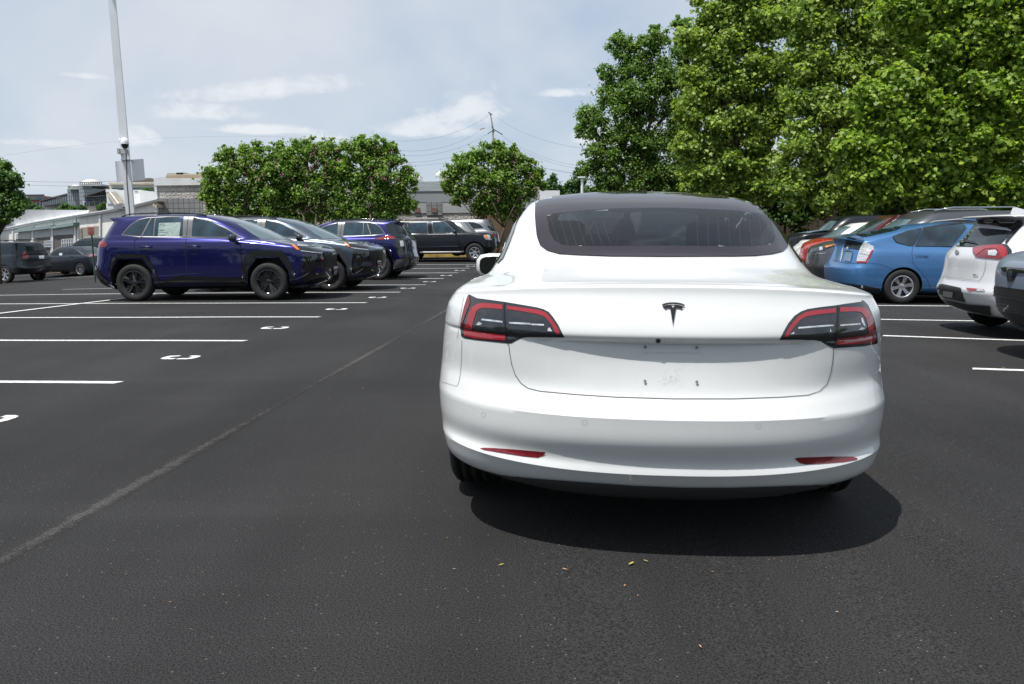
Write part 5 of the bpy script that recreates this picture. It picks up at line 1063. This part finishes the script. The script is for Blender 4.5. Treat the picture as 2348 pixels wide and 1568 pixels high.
for nm,lab,x0,y0,x1,Y in (('glass_tower','left glass stair tower with a pale dome',156,429,187,248),('glass_tower','right taller glass stair tower with a pale dome',183,421,234,244)):
    r=office(nm,lab,x0+1,y0+5,x1-1 if x0<180 else 215,0,Y,22,GLASSB); win(r,x0,y0+2,x1,y0+5,Y-1.5,mat('tower_rim',(.40,.42,.42),.6),'roof_rim',20)
    n=6 if x0<180 else 7
    for k in range(n): x=x0+2+k*((x1 if x0<180 else 215)-x0-3)/n; win(r,x,y0+5,x+.6,482,Y,mul_,'mullion')
    for j in range(5): win(r,x0+1,y0+12+j*9,(x1 if x0<180 else 215)-1,y0+12.6+j*9,Y,mul_,'transom')
    for k in range(11): x=x0+.5+k*(x1-x0-1.5)/10; win(r,x,y0-2.5,x+.5,y0+2,Y-1,DKROOF,'railing_post',.4)
    win(r,x0,y0-2.8,x1,y0-2.2,Y-1,DKROOF,'handrail',.4)
    cxm=(x0+x1)/2+ (3 if x0<180 else 0); p=AT(cxm,y0+2,Y+11); rr=(x1-x0)*.37/FPX*(Y+11); Mz=Matrix.Translation(p)@Matrix.Rotation(-PI/2,4,'Y')
    MB().lathe([(rr,0),(rr*.97,rr*.2),(rr*.8,rr*.42),(rr*.45,rr*.58),(.01,rr*.64)],24,Mz).build('dome',[DOME],r,smooth=True)
b3_=office('office_block','cream precast office with punched windows and a curved dark roof',190,459,242,0,236,25,CONC); win(b3_,193,444,250,461,236,GLASSB,'glazed_storey',3)
for k in range(12): x=195+k*4.6; win(b3_,x,444,x+.5,461,235.6,mul_,'mullion')
mb=MB(); q=[AT(190,449,234),AT(240,433,226),AT(252,428,224),AT(252,432,224),AT(190,452,234)]; q2=[p+Vector((0,25,0)) for p in q]; mb.v=[tuple(p) for p in q+q2]; mb.f=[(0,1,2,3,4),(9,8,7,6,5)]+[(i,(i+1)%5,5+(i+1)%5,5+i) for i in range(5)]; mb.build('roof',[DKROOF],b3_)
for k,x in enumerate((193,198,205,210,217,222,229.5,234.5)): win(b3_,x,464-k*.4,x+3.4,473-k*.4,235.7,GLASSB)
win(b3_,193,459,206,461.3,235.5,mat('sign_blue',(.05,.05,.35),.6),'wall_sign')
b4_=office('office_block','cream office with a teal ribbon window behind the sign boards',250,421,356,0,200,25,CONC); win(b4_,258,431,354,443,200,mat('teal_glass',(.04,.10,.12),.06,spec=.9),'ribbon_window'); win(b4_,250,418.5,356,421,199.5,CONC,'parapet')
a=AT(330,408,204)
mb=MB(); q=[AT(296,419,204),AT(320,409,204),AT(345,408,204),AT(354,414,204),AT(356,420,204)]; q2=[p+Vector((0,18,0)) for p in q]; n=5; mb.v=[tuple(p) for p in q+q2]; mb.f=[tuple(range(n)),tuple(range(n,2*n))[::-1]]+[(i,(i+1)%n,n+(i+1)%n,n+i) for i in range(n)]; mb.build('penthouse_roof',[mat('roof_brown',(.10,.09,.075),.7)],b4_)
b5_=office('tan_building','tan building with rooftop plant above the block wall',380,402,470,0,150,20,mat('tan_precast',(.46,.36,.24),.85,noise=(.5,.12)))
for x0,y0,x1,y1 in ((384,397,424,402),(405,395.5,422,400),(424,399,470,403)): win(b5_,x0,y0,x1,y1,150.6,mat('plant_pale',(.42,.40,.33),.7),'roof_plant',3)
wb=office('white_kiosk','small flat roofed white building right of the crape myrtle',1236,437,1283,0,60,5,WHITEP,bottom=470)
# ---------------------------------------------------------------- poles, signs, wires
pp=G(300,650); pp.z-=.1
pt=AT(257,0,pp.y); lean=(pt.x-AT(300,490,pp.y).x)
pole=tag(empty('light_pole',pp),'tall square white light pole with cameras rising behind the purple suv','light pole')
PW=mat('pole_white',(.80,.82,.84),.4,.1,noise=(1,.08))
hgt=AT(257,-160,pp.y).z-pp.z
mb=MB(); s0,s1=.155,.115
def polex(z): # follow the pole's slight lean seen in the photo
    return AT(300-(490-0)*0.0,490,pp.y).x
bx=AT(300,500,pp.y).x-pp.x; tx=AT(257,0,pp.y).x-pp.x; z5=AT(300,500,pp.y).z-pp.z; z0=AT(257,0,pp.y).z-pp.z
gx=lambda z: bx+(tx-bx)*(z-z5)/(z0-z5)
rt=Matrix.Rotation(R(18),4,'Z')
for z,s in ((0,s0),(hgt,s1)):
    for a,b in ((-1,-1),(1,-1),(1,1),(-1,1)):
        p=rt@Vector((a*s/1.3,b*s/1.3,0)); mb.v.append((gx(z)+p.x,p.y,z))
mb.f=[(0,1,5,4),(1,2,6,5),(2,3,7,6),(3,0,4,7),(4,5,6,7)]
o=mb.build('pole_shaft',[PW],pole)
def onpole(y): # local z at photo height y
    return AT(290,y,pp.y).z-pp.z
def pbox(name,x0,y0,x1,y1,d0,d1,mt,par): a=AT(x0,y0,pp.y)-pp;b=AT(x1,y1,pp.y)-pp; return MB().box((a.x,d0,b.z),(b.x,d1,a.z)).build(name,[mt],par)
pbox('junction_box',279,343,285,355,-.3,-.1,mat('box_grey',(.40,.40,.40),.5),pole); pbox('junction_box',289,344,300,355,-.35,-.16,MATS['box_grey'],pole); pbox('clamp_band',283,366,301,368,-.2,.2,PW,pole)
cz=AT(297,331,pp.y)-pp
c_=MB(); Mz=Matrix.Translation((cz.x,-.3,cz.z))@Matrix.Rotation(-PI/2,4,'Y'); c_.lathe([(.01,.16),(.09,.13),(.115,.03),(.115,-.03)],16,Mz); cm_=c_.build('camera_housing',[PW],pole,smooth=True)
c_=MB(); c_.lathe([(.10,-.03),(.09,-.10),(.05,-.15),(.01,-.16)],16,Mz); c_.build('camera_dome',[GLOSSB],cm_,smooth=True)
MB().tube([(cz.x-.18,-.15,cz.z+.12),(cz.x-.02,-.28,cz.z+.13)],.03,6).build('camera_arm',[PW],pole)
c2z=AT(278,322,pp.y)-pp; MB().tube([(c2z.x-.03,0,c2z.z+.05),(c2z.x,-.03,c2z.z-.04)],.05,8).build('camera_bullet',[PW],pole)
cb=MB().tube([(AT(296,350,pp.y).x-pp.x,-.19,onpole(350)),(AT(299,420,pp.y).x-pp.x,-.21,onpole(420)),(AT(305,500,pp.y).x-pp.x,-.19,onpole(500))],.018,6).build('cable',[GAPW],pole)
# flood light heads out of frame top
MB().box((gx(hgt)-.5,-.9,hgt),(gx(hgt)+.5,.9,hgt+.15)).build('lamp_head',[PW],pole)
def board(name,lab,pts,off):
    P=[AT(x,y,pp.y-off+(.26 if x>(pts[0][0]+pts[1][0])/2 else 0)) for x,y in pts]; mb=MB(); q2=[p+Vector((0,.02,0)) for p in P]; mb.v=[tuple(p) for p in P+q2]; mb.f=[(0,1,2,3),(7,6,5,4),(0,4,5,1),(1,5,6,2),(2,6,7,3),(3,7,4,0)]
    return tag(mb.build(name,[WHITEP]),lab,'sign')
board('sign_board','blank white sign board on the left side of the light pole',[(263.5,370),(288,367.5),(293,414),(268,418)],.12)
board('sign_board','blank white sign board on the right side of the light pole, striped by a shadow',[(300,366),(328,364),(332,412.5),(304,415)],-.16)
# parking sign
ps_=AT(215,600,27.5); psz=terr(ps_.x,27.5)
ps2=tag(empty('parking_sign',(ps_.x,27.5,psz)),'small weathered red brown sign on a thin green post','sign')
zt=AT(215,519.5,27.5).z-psz; zb=AT(215,539,27.5).z-psz; w_=14.5/FPX*27.5/2
MB().tube([(0,0,0),(0,0,zb+.1)],.03,6).build('post',[mat('post_green',(.03,.07,.045),.6)],ps2)
o=MB().box((-w_,-.05,zb),(w_,-.03,zt)).build('panel',[mat('sign_brown',(.30,.15,.13),.7,noise=(8,.15))],ps2); bevel(o,.01)
for k,(z,wd) in enumerate(((.80,.75),(.58,.6),(.36,.7),(.2,.5))): MB().box((-w_*wd,-.056,zb+(zt-zb)*z-.012),(w_*wd,-.052,zb+(zt-zb)*z+.012)).build('sign_text',[mat('faded_red',(.36,.07,.06),.7)],o)
# utility pole and wires
WIRE=mat('wire',(.09,.10,.11),.6); up=AT(1128,430,95)
ut=tag(empty('utility_pole',(up.x,95,0)),'thin utility pole with angled cross arms above the lone crape myrtle','utility pole')
tz=AT(1124,260,95); cz=AT(1130,296,95)
MB().tube([(0,0,0),(cz.x-up.x,0,cz.z),(tz.x-up.x,0,tz.z)],[.11,.09,.06],8).build('pole_shaft',[mat('weathered_wood',(.32,.32,.31),.8)],ut)
ARM=mat('insulator',(.10,.09,.09),.5)
for x0,y0,x1,y1 in ((1100,297,1112,293),(1118,307,1130,299),(1130,296,1152,309),(1119,258,1128,263),(1127,289,1133,303)): 
    a=AT(x0,y0,95);b=AT(x1,y1,95); MB().tube([(a.x-up.x,-.1,a.z),(b.x-up.x,-.1,b.z)],.06,6).build('cross_arm',[ARM],ut)
def wire(pts,Y0,Y1,sag,lab,r_=.02):
    P=[]; a=AT(*pts[0],Y0);b=AT(*pts[1],Y1)
    for i in range(25): t=i/24; p=a.lerp(b,t); P.append((p.x,p.y,p.z-sag*4*t*(1-t)))
    tag(MB().tube(P,r_,5).build('power_line',[WIRE]),lab,'power line','overhead power lines')
for i,(p0,p1,Y0,Y1,sg,lab) in enumerate((((880,341),(1105,297),70,95,1.0,'power line running left from the lower insulator of the utility pole'),((880,353),(1120,305),70,95,1.0,'lower of two lines running left from the utility pole arms'),((850,318),(1124,262),70,95,1.2,'topmost line running left from the utility pole tip'),((1150,309),(1420,386),95,60,1.0,'line dropping right from the utility pole arm towards the trees'),((1150,312),(1420,391),95,60,1.1,'second close line dropping right from the utility pole arm'),((1128,263),(1420,345),95,60,1.0,'thin line dropping right from the utility pole tip'),
    ((930,384),(1420,420),80,60,-.9,'line passing behind the lone crape myrtle'),((900,373),(1130,330),80,95,.6,'line climbing towards the utility pole from the tree group'),((1180,358),(1420,398),90,60,.7,'line between lone crape myrtle and tall trees'),
    ((-20,411),(400,405),60,62,.3,'upper of the pair of lines left of the light pole'),((-20,419),(400,415),60,62,.3,'lower of the pair of lines left of the light pole'),((-20,362),(900,331),70,72,-1.2,'faint long line high above the offices'),((60,451),(300,443),80,80,.2,'faint line in front of the office buildings'))):
    wire((p0,p1),Y0,Y1,sg,lab,.009 if i<9 else (.005 if i==11 else .012))
for x,y,yb,w_,lab in ((1334,407,440,10,'tall white lamp post with a flat T head beyond the car roof'),(1312,434,442,9,'shorter white lamp post with a flat T head left of the taller one')):
    Y=75 if y<420 else 110; p=AT(x,yb,Y); t_=AT(x,y+1,Y); r=tag(empty('lamp_post',(p.x,Y,terr(p.x,Y))),lab,'lamp post'); z=t_.z-terr(p.x,Y); hw=w_/FPX*Y
    MB().tube([(0,0,0),(0,0,z)],.12,8).build('post',[WHITEP],r); MB().box((-hw,-.25,z),(hw,.25,z+.12)).build('lamp_head',[WHITEP],r)
p=AT(1455,440,50); r=tag(empty('bollard_light',(p.x,50,terr(p.x,50))),'thin white post just above the glass roof','post'); MB().tube([(0,0,0),(0,0,AT(1455,424,50).z)],.09,8).build('post',[WHITEP],r)
# kerbs and beds
YK=mat('kerb_yellow',(.50,.36,.09),.8,noise=(4,.3)); MULCH=mat('mulch',(.11,.055,.03),.95,noise=(8,.4),bump=(12,.8,.05)); GRASS=mat('dry_grass',(.12,.13,.05),.95,noise=(5,.4),bump=(14,.8,.04))
def kerb(name,pts,h,w,mt):
    mb=MB(); P=[Vector((p.x,p.y,terr(p.x,p.y))) for p in pts]
    for a,b in zip(P[:-1],P[1:]):
        d=(b-a).normalized(); n=Vector((-d.y,d.x,0))*w/2
        mb.v+=[tuple(q) for q in (a+n,a-n,b-n,b+n)]; mb.v+=[(q[0],q[1],q[2]+h) for q in mb.v[-4:]]; i=len(mb.v)-8
        mb.f+=[tuple(i+k for k in q) for q in ((4,5,6,7),(0,1,5,4),(1,2,6,5),(2,3,7,6),(3,0,4,7))]
    return tag(mb.build(name,[mt]),kind='structure')
ka=G(-40,646);kb=G(260,622)
kd=(kb-ka).normalized(); kerb('kerb',[ka+Vector((kd.y,-kd.x,0))*-2.0-kd*6,kb+Vector((kd.y,-kd.x,0))*-2.0+kd*12],.14,.3,YK)
kerb('kerb',[Vector((-6,YB-6.5,0)),Vector((12,YB-7.3,0))],.14,.25,YK)
def bed(name,pts,mt,dz=.06): mb=MB(); mb.quad([(p[0],p[1],terr(p[0],p[1])+dz) for p in pts]); return tag(mb.build(name,[mt],fix=False),kind='structure')
bed('planting_bed',[(-24,YB-6.3),(-6,YB-6.3),(12,YB-7.1),(14,YB),(-24,YB)],MULCH,.16)
bed('planting_bed',[(13.5,8),(40,6),(60,60),(14,52),(13.5,30)],MULCH,.03)
# ---------------------------------------------------------------- trees
def leafmat(name,c1,c2,tr=.35):
    m=bpy.data.materials.new(name); m.use_nodes=True; t=m.node_tree; t.nodes.clear(); L=t.links.new
    g=t.nodes.new('ShaderNodeNewGeometry'); mx=t.nodes.new('ShaderNodeMix'); mx.data_type='RGBA'; L(g.outputs['Random Per Island'],mx.inputs[0]); mx.inputs[6].default_value=(*c1,1); mx.inputs[7].default_value=(*c2,1)
    pb=t.nodes.new('ShaderNodeBsdfPrincipled'); pb.inputs['Roughness'].default_value=.5; pb.inputs['Specular IOR Level'].default_value=.45; L(mx.outputs[2],pb.inputs['Base Color'])
    tl=t.nodes.new('ShaderNodeBsdfTranslucent'); sc_=t.nodes.new('ShaderNodeVectorMath'); sc_.operation='MULTIPLY'; sc_.inputs[1].default_value=(1.5,1.7,.6); L(mx.outputs[2],sc_.inputs[0]); L(sc_.outputs[0],tl.inputs[0])
    ms=t.nodes.new('ShaderNodeMixShader'); ms.inputs[0].default_value=tr; L(pb.outputs[0],ms.inputs[1]); L(tl.outputs[0],ms.inputs[2]); o=t.nodes.new('ShaderNodeOutputMaterial'); L(ms.outputs[0],o.inputs[0]); return m
BARK=mat('bark',(.085,.06,.042),.9,noise=(6,.35),bump=(20,.6,.03)); BARKP=mat('pale_bark',(.11,.085,.06),.85,noise=(3,.4),bump=(14,.4,.02))
DIA=np.array([(-.5,0),(-.18,.42),(.5,0),(-.18,-.42)]); STAR=np.array([(-.5,0),(-.28,.5),(-.08,.26),(.12,.52),(.22,.2),(.56,0),(.22,-.2),(.12,-.52),(-.08,-.26),(-.28,-.5)])
def leaves(name,C_,Rr,n,size,mt,parent,shape=DIA,flat=.75,up=.5,shell_=.5):
    """C_: clump centres (k,3), Rr: clump radii; n leaves per crown, clustered in the clumps"""
    k=len(C_); w=Rr**2; idx=rng.choice(k,n,p=w/w.sum()); d=rng.normal(size=(n,3)); d/=np.linalg.norm(d,axis=1)[:,None]
    r=Rr[idx]*np.abs(rng.normal(size=n)*.45+.55); pos=C_[idx]+d*r[:,None]*np.array([1,1,flat])
    nrm=d*.6+rng.normal(size=(n,3))*.55+np.array([0,0,up]); nrm/=np.linalg.norm(nrm,axis=1)[:,None]
    a=np.cross(nrm,rng.normal(size=(n,3))); a/=np.linalg.norm(a,axis=1)[:,None]; b=np.cross(nrm,a)
    s=size*(.6+.8*rng.random(n)); m=len(shape)
    bend=(np.abs(shape[:,1])*.5)
    V_=pos[:,None,:]+(a[:,None,:]*shape[None,:,0,None]+b[:,None,:]*shape[None,:,1,None]+nrm[:,None,:]*bend[None,:,None])*s[:,None,None]
    me=bpy.data.meshes.new(name); me.vertices.add(n*m); me.vertices.foreach_set('co',V_.reshape(-1).astype(np.float32)); me.loops.add(n*m); me.loops.foreach_set('vertex_index',np.arange(n*m,dtype=np.int32)); me.polygons.add(n); me.polygons.foreach_set('loop_start',np.arange(0,n*m,m,dtype=np.int32)); me.polygons.foreach_set('loop_total',np.full(n,m,dtype=np.int32)); me.update(calc_edges=True)
    return link(name,me,parent,mt)
def tree(name,label,base,blobs,Y,n,size,mt,stems=1,bark=BARK,trad=.25,cl=10,shape=DIA,ztrunk=None,cat='tree',group=None,crad=.34,up=.5,depth=.8,spread=0):
    """blobs: (x,y,r) in frame units at depth Y (optional 4th: depth shift in metres)"""
    root=tag(empty(name,(base.x,base.y,terr(base.x,base.y))),label,cat,group); o=Vector(root.location); C_=[];Rr=[];tips=[]
    for bl_ in blobs:
        x,y,r=bl_[:3]; dY=bl_[3] if len(bl_)>3 else 0; p=AT(x,y,Y+dY)-o; rm=r/FPX*(Y+dY); tips.append(p)
        for k in range(cl):
            d=rng.normal(size=3); d/=np.linalg.norm(d); q=np.array(p)+d*rm*(.35+.65*rng.random()**.4)*np.array([1,depth,1]); C_.append(q); Rr.append(rm*crad*(.6+.8*rng.random()))
    for bl_ in blobs:
        x,y,r=bl_[:3]; dY=bl_[3] if len(bl_)>3 else 0; q=AT(x,y,Y+dY)-o; C_.append(np.array(q)); Rr.append(r/FPX*(Y+dY)*.72)
    C_=np.array(C_);Rr=np.array(Rr)
    leaves('crown',C_,Rr,n,size,mt,root,shape,up=up)
    mb=MB(); zc_=np.mean([t.z for t in tips]); cxm=np.mean([t.x for t in tips]); 
    for s in range(stems):
        a=2*PI*s/max(stems,1)+.4; sx=(trad*1.6*math.cos(a) if stems>1 else 0); sy=(trad*1.6*math.sin(a) if stems>1 else 0)
        z1=ztrunk or zc_*.55; fork=Vector((sx*(2.5 if stems>1 else 1)+cxm*.3+spread*math.cos(a),sy*(2.5 if stems>1 else 1)+spread*.6*math.sin(a),z1)); tr_=trad*(.45 if stems>1 else 1)
        mb.tube([(sx,sy,-.1),((sx+fork.x)/2+random.uniform(-.1,.1)*trad*3,(sy+fork.y)/2,z1*.5),fork],[tr_*1.25,tr_,tr_*.75],8)
        T_=[t for i,t in enumerate(tips) if i%stems==s] or [tips[s%len(tips)]]
        for t_ in T_[:14]:
            m=fork.lerp(t_,.5)+Vector((random.uniform(-.3,.3),random.uniform(-.3,.3),.2)); mb.tube([fork,m,t_],[tr_*.6,tr_*.35,tr_*.1],6)
            for _ in range(3):
                e=t_+Vector((random.gauss(0,.6),random.gauss(0,.5),random.gauss(.2,.5)))*max(Rr.mean()*1.6,.3); mb.tube([m,m.lerp(e,.6),e],[tr_*.25,tr_*.15,tr_*.05],5,False)
    mb.build('trunk',[bark],root,smooth=True,fix=False); return root
def LM(n,c1,c2,tr=.35): 
    if n not in MATS: MATS[n]=leafmat(n,c1,c2,tr)
    return MATS[n]
MYR=LM('myrtle_leaf',(.075,.15,.024),(.23,.35,.065)); OAK=LM('oak_leaf',(.05,.12,.025),(.22,.33,.075)); SYC=LM('sycamore_leaf',(.11,.19,.035),(.38,.48,.10),.4); MAP=LM('maple_leaf',(.09,.18,.022),(.35,.46,.06),.4); FARL=LM('far_leaf',(.05,.11,.04),(.10,.18,.06)); DARKL=LM('shrub_leaf',(.03,.07,.015),(.07,.13,.03)); LIL=LM('left_leaf',(.06,.13,.03),(.14,.24,.06))
PINK=mat('pink_blossom',(.50,.22,.28),.8)
def gp(x,Y): p=AT(x,500,Y); return Vector((p.x,Y,terr(p.x,Y)))
def blossoms(root,pts,Y):
    C_=np.array([AT(x,y,Y-.8*random.random())-root.location for x,y in pts]); leaves('blossom',C_,np.full(len(C_),.13),len(C_)*14,.045,PINK,root,DIA,flat=1.5)
YM=40
m1=tree('crape_myrtle','rounded crape myrtle at the left of the group of three',gp(560,YM),[(500,400,42),(540,375,45),(590,365,45),(620,400,45),(560,430,50),(500,445,38),(610,450,48),(545,470,38),(640,375,30),(480,420,26),(520,352,22),(585,345,20),(500,475,34),(560,485,36),(620,485,36),(480,450,26)],YM,26000,.13,MYR,5,BARKP,.13,15,crad=.27,group='crape myrtles by the block wall')
m2=tree('crape_myrtle','middle crape myrtle of the three, flecked with pink blossom',gp(715,YM),[(660,360,38),(700,345,35),(745,350,38),(780,370,35),(690,400,48),(750,410,50),(660,420,40),(720,455,50),(780,450,40),(675,465,36),(750,330,18),(700,325,14),(640,340,20),(665,490,32),(720,492,34),(780,490,32),(640,440,30)],YM+.5,30000,.13,MYR,5,BARKP,.13,15,crad=.27,group='crape myrtles by the block wall')
m3=tree('crape_myrtle','right crape myrtle of the three with the highest peak',gp(860,YM),[(820,345,34),(860,345,34),(895,365,34),(930,400,28),(920,440,34),(870,400,50),(820,410,45),(880,460,44),(820,465,40),(935,470,20),(830,322,14),(900,340,14),(845,330,12),(830,492,34),(885,492,32),(930,470,24)],YM,28000,.13,MYR,5,BARKP,.13,15,crad=.27,group='crape myrtles by the block wall')
m4=tree('crape_myrtle','lone crape myrtle with bare multiple stems left of the car roof',gp(1130,YM),[(1060,370,32),(1100,355,30),(1145,355,32),(1190,370,30),(1225,395,26),(1040,400,30),(1100,400,48),(1160,405,48),(1215,420,32),(1060,440,36),(1120,450,42),(1180,450,42),(1110,480,26),(1030,425,20),(1240,420,16),(1145,335,14),(1180,345,14),(1165,478,30)],YM,30000,.13,MYR,8,BARKP,.15,13,crad=.26,ztrunk=1.4,spread=.7,group='crape myrtles by the block wall')
blossoms(m1,[(random.gauss(560,45),random.gauss(375,20)) for _ in range(9)],YM-1.2); blossoms(m2,[(random.gauss(715,45),random.gauss(375,28)) for _ in range(26)],YM-1.2); blossoms(m3,[(random.gauss(880,35),random.gauss(385,28)) for _ in range(16)],YM-1.2); blossoms(m4,[(random.gauss(1150,45),random.gauss(400,28)) for _ in range(12)],YM-1.2)
tree('shade_tree','leafy tree cut off by the left edge behind the charcoal four by four',gp(-15,34),[(0,400,32),(20,420,28),(-20,440,40),(15,460,36),(5,490,26),(30,480,18),(36,450,14),(-30,390,40),(0,510,12)],34,20000,.13,LIL,1,BARKP,.09,12)
for i,(x,y,rr,Y,lab) in enumerate(((60,472,15,110,'pale green tree in front of the red brick office'),(88,484,10,110,'low bushy tree right of the pale green one'),(146,479,11,120,'small tree below the left glass tower'),(166,481,11,120,'small tree between the two glass towers'),(184,481,10,120,'small tree at the foot of the right glass tower'),(236,474,8,120,'small tree beside the rooftop air handler'),(335,446,12,80,'tree top peeping over the service building roof'))):
    tree('far_tree',lab,gp(x,Y),[(x,y,rr),(x-rr*.7,y+4,rr*.7),(x+rr*.7,y+3,rr*.7),(x+2,y-rr*.4,rr*.6)],Y,2600,.42,FARL,1,BARK,.2,8)
for x,y,rr,Y,lab in ((1268,428,20,85,'dark green tree just right of the lone crape myrtle'),(1292,440,9,95,'tiny conical tree beside the short lamp post'),(1325,415,22,85,'slim dark tree behind the tall lamp post')):
    tree('far_tree',lab,gp(x,Y),[(x,y,rr),(x-rr*.4,y+rr*.8,rr*.8),(x+rr*.4,y+rr*.8,rr*.8),(x,y-rr*.8,rr*.55),(x-rr,y+rr*1.6,rr),(x+rr,y+rr*1.6,rr),(x,470,18),(x+20,475,16),(x-20,475,16)],Y,9000,.30,FARL,1,BARK,.2,8)
YO=46
tree('oak_tree','dark green oak at the left end of the tall tree line',gp(1450,YO),[(1425,105,38),(1505,95,36),(1450,150,45),(1520,160,48),(1400,225,45),(1470,225,60),(1540,240,60),(1360,275,40),(1430,300,62),(1510,320,62),(1345,300,24),(1370,345,42),(1450,380,60),(1530,390,55),(1380,405,42),(1350,385,24),(1440,435,45),(1520,450,45),(1385,440,30),(1500,70,14),(1420,85,14),(1395,170,24),(1570,300,40,2),(1585,120,40),(1590,200,45),(1580,400,40),(1560,60,24),(1475,130,40)],YO,120000,.125,OAK,1,BARK,.26,15,crad=.27)
YS=38
tree('sycamore_tree','pale green broadleaf tree beside the oak',gp(1690,YS),[(1640,30,50),(1590,90,45),(1660,110,65),(1720,60,60),(1620,180,60),(1700,190,70),(1590,240,48),(1660,280,65),(1740,290,60),(1590,330,45),(1650,370,55),(1720,390,60),(1600,400,45),(1660,440,42),(1750,440,45),(1620,455,30),(1700,-30,60),(1780,20,60),(1780,150,60),(1790,240,55)],YS,120000,.145,SYC,1,BARKP,.24,14,STAR,crad=.28)
tree('sycamore_tree','tall pale green broadleaf tree reaching past the top of the frame',gp(1900,YS-5),[(1850,40,65),(1920,-20,70),(1980,60,70),(1860,130,60),(1930,160,65),(2010,170,60),(1850,230,60),(1920,260,65),(2000,280,60),(1840,330,55),(1900,360,60),(1960,390,55),(1830,410,48),(1890,440,45),(1820,465,24),(1970,460,40),(2060,20,60),(2060,110,55)],YS-5,115000,.135,SYC,1,BARKP,.22,14,STAR,crad=.28)
YA=19
tree('maple_tree','large bright maple overhanging the right row of cars',gp(2150,YA+6),[(2010,230,60),(2080,190,65),(2150,120,60),(2230,80,70),(2310,60,70),(2060,290,65),(2140,270,70),(2220,210,70),(2310,200,70),(1950,330,42),(2000,370,55),(2080,370,60),(2160,360,60),(2240,330,65),(2320,330,65),(1960,410,38),(2030,430,50),(2110,440,42),(2190,430,45),(2270,430,55),(2340,430,50),(1990,465,20),(2230,470,24),(2330,475,30),(2060,30,60),(2150,10,60),(2380,130,60),(2390,260,60),(2390,400,60),(2250,-10,70),(2350,-20,70)],YA,160000,.102,MAP,1,BARK,.20,14,STAR,crad=.25,up=.6)
tree('maple_tree','darker broadleaf tree filling in behind the large maple',gp(2250,36),[(2050,330,80),(2150,300,90),(2250,250,100),(2350,200,100),(2150,420,80),(2260,400,90),(2350,380,90),(2050,430,60),(2200,120,100),(2320,60,100),(2430,150,100),(2420,320,100),(2080,160,80),(2100,40,80)],36,45000,.26,OAK,1,BARK,.35,12,crad=.4)
for i,(x,lab) in enumerate(((1500,'clipped dark shrub under the oak'),(1640,'clipped dark shrub under the first pale tree'),(1800,'clipped dark shrub behind the white cars'),(1960,'clipped dark shrub behind the red crossover'),(2120,'clipped dark shrub behind the metallic grey crossover'),(2290,'clipped dark shrub at the right edge'))):
    tree('shrub',lab,gp(x,[50,48,44,40,36,33][i]),[(x-60,455,45),(x,450,50),(x+60,455,45),(x-30,495,45),(x+40,495,45),(x,420,40)],[50,48,44,40,36,33][i],9000,.20,DARKL,1,BARK,.08,10,cat='shrub',group='shrubs under the tall trees')
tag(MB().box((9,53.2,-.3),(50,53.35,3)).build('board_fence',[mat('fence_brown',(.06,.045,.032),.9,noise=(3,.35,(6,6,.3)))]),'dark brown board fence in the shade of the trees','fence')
# wood on the far side of the lot, behind the viewpoint (it shows in the polished flanks)
C_=[];Rr=[]
for k in range(110):
    a=R(150+240*k/110+random.uniform(-2,2)); d_=random.uniform(38,50); C_.append((math.cos(a)*d_*1.1,math.sin(a)*d_-6,random.uniform(.8,7.5))); Rr.append(random.uniform(2,3.4))
C_=np.array(C_); keep=C_[:,1]<-8; tag(leaves('tree_belt',C_[keep],np.array(Rr)[keep],42000,.9,OAK,None),kind='stuff')
# ---------------------------------------------------------------- litter on the asphalt
LY=mat('yellow_leaf',(.45,.37,.07),.7); LB=mat('tan_leaf',(.50,.27,.14),.8)
for k,(x,y,s,m_) in enumerate(((2300,845,.055,LY),(1447,1296,.045,LY),(1480,1290,.028,LY),(1149,1299,.03,LY),(1294,1309,.03,LB),(1432,1347,.02,LB),(1041,1309,.018,LB),(1605,1487,.022,LB),(1918,1408,.018,LB),(832,892,.03,LB),(754,917,.022,LB),(1025,1237,.012,LY),(968,1085,.014,LY),(1633,1315,.014,LB),(1462,1370,.013,LB),(390,1385,.012,LB),(2006,1012,.012,LB),(2168,1035,.014,LB))):
    s*=.8; p=G(x,y); a=random.random()*PI; mb=MB(); pts=[(-.5,0),(-.1,.22),(.3,.18),(.5,.02),(.25,-.14),(-.15,-.2)]
    mb.quad([(s*(u*math.cos(a)-v_*math.sin(a)*.6),s*(u*math.sin(a)+v_*math.cos(a)*.6),.003+.12*s*abs(v_)) for u,v_ in pts]); o=mb.build('fallen_leaf',[m_],fix=False); o.location=(p.x,p.y,terr(p.x,p.y)+.006)
    if k==0: tag(o,'curled yellow leaf lying on the nearest white line at the right','leaf')
    elif k==1: tag(o,'small yellow green leaf sprig on the asphalt below the big white sedan','leaf')
    else: tag(o,'tiny dry leaf scrap lying loose on the asphalt','leaf','leaf scraps on the asphalt')
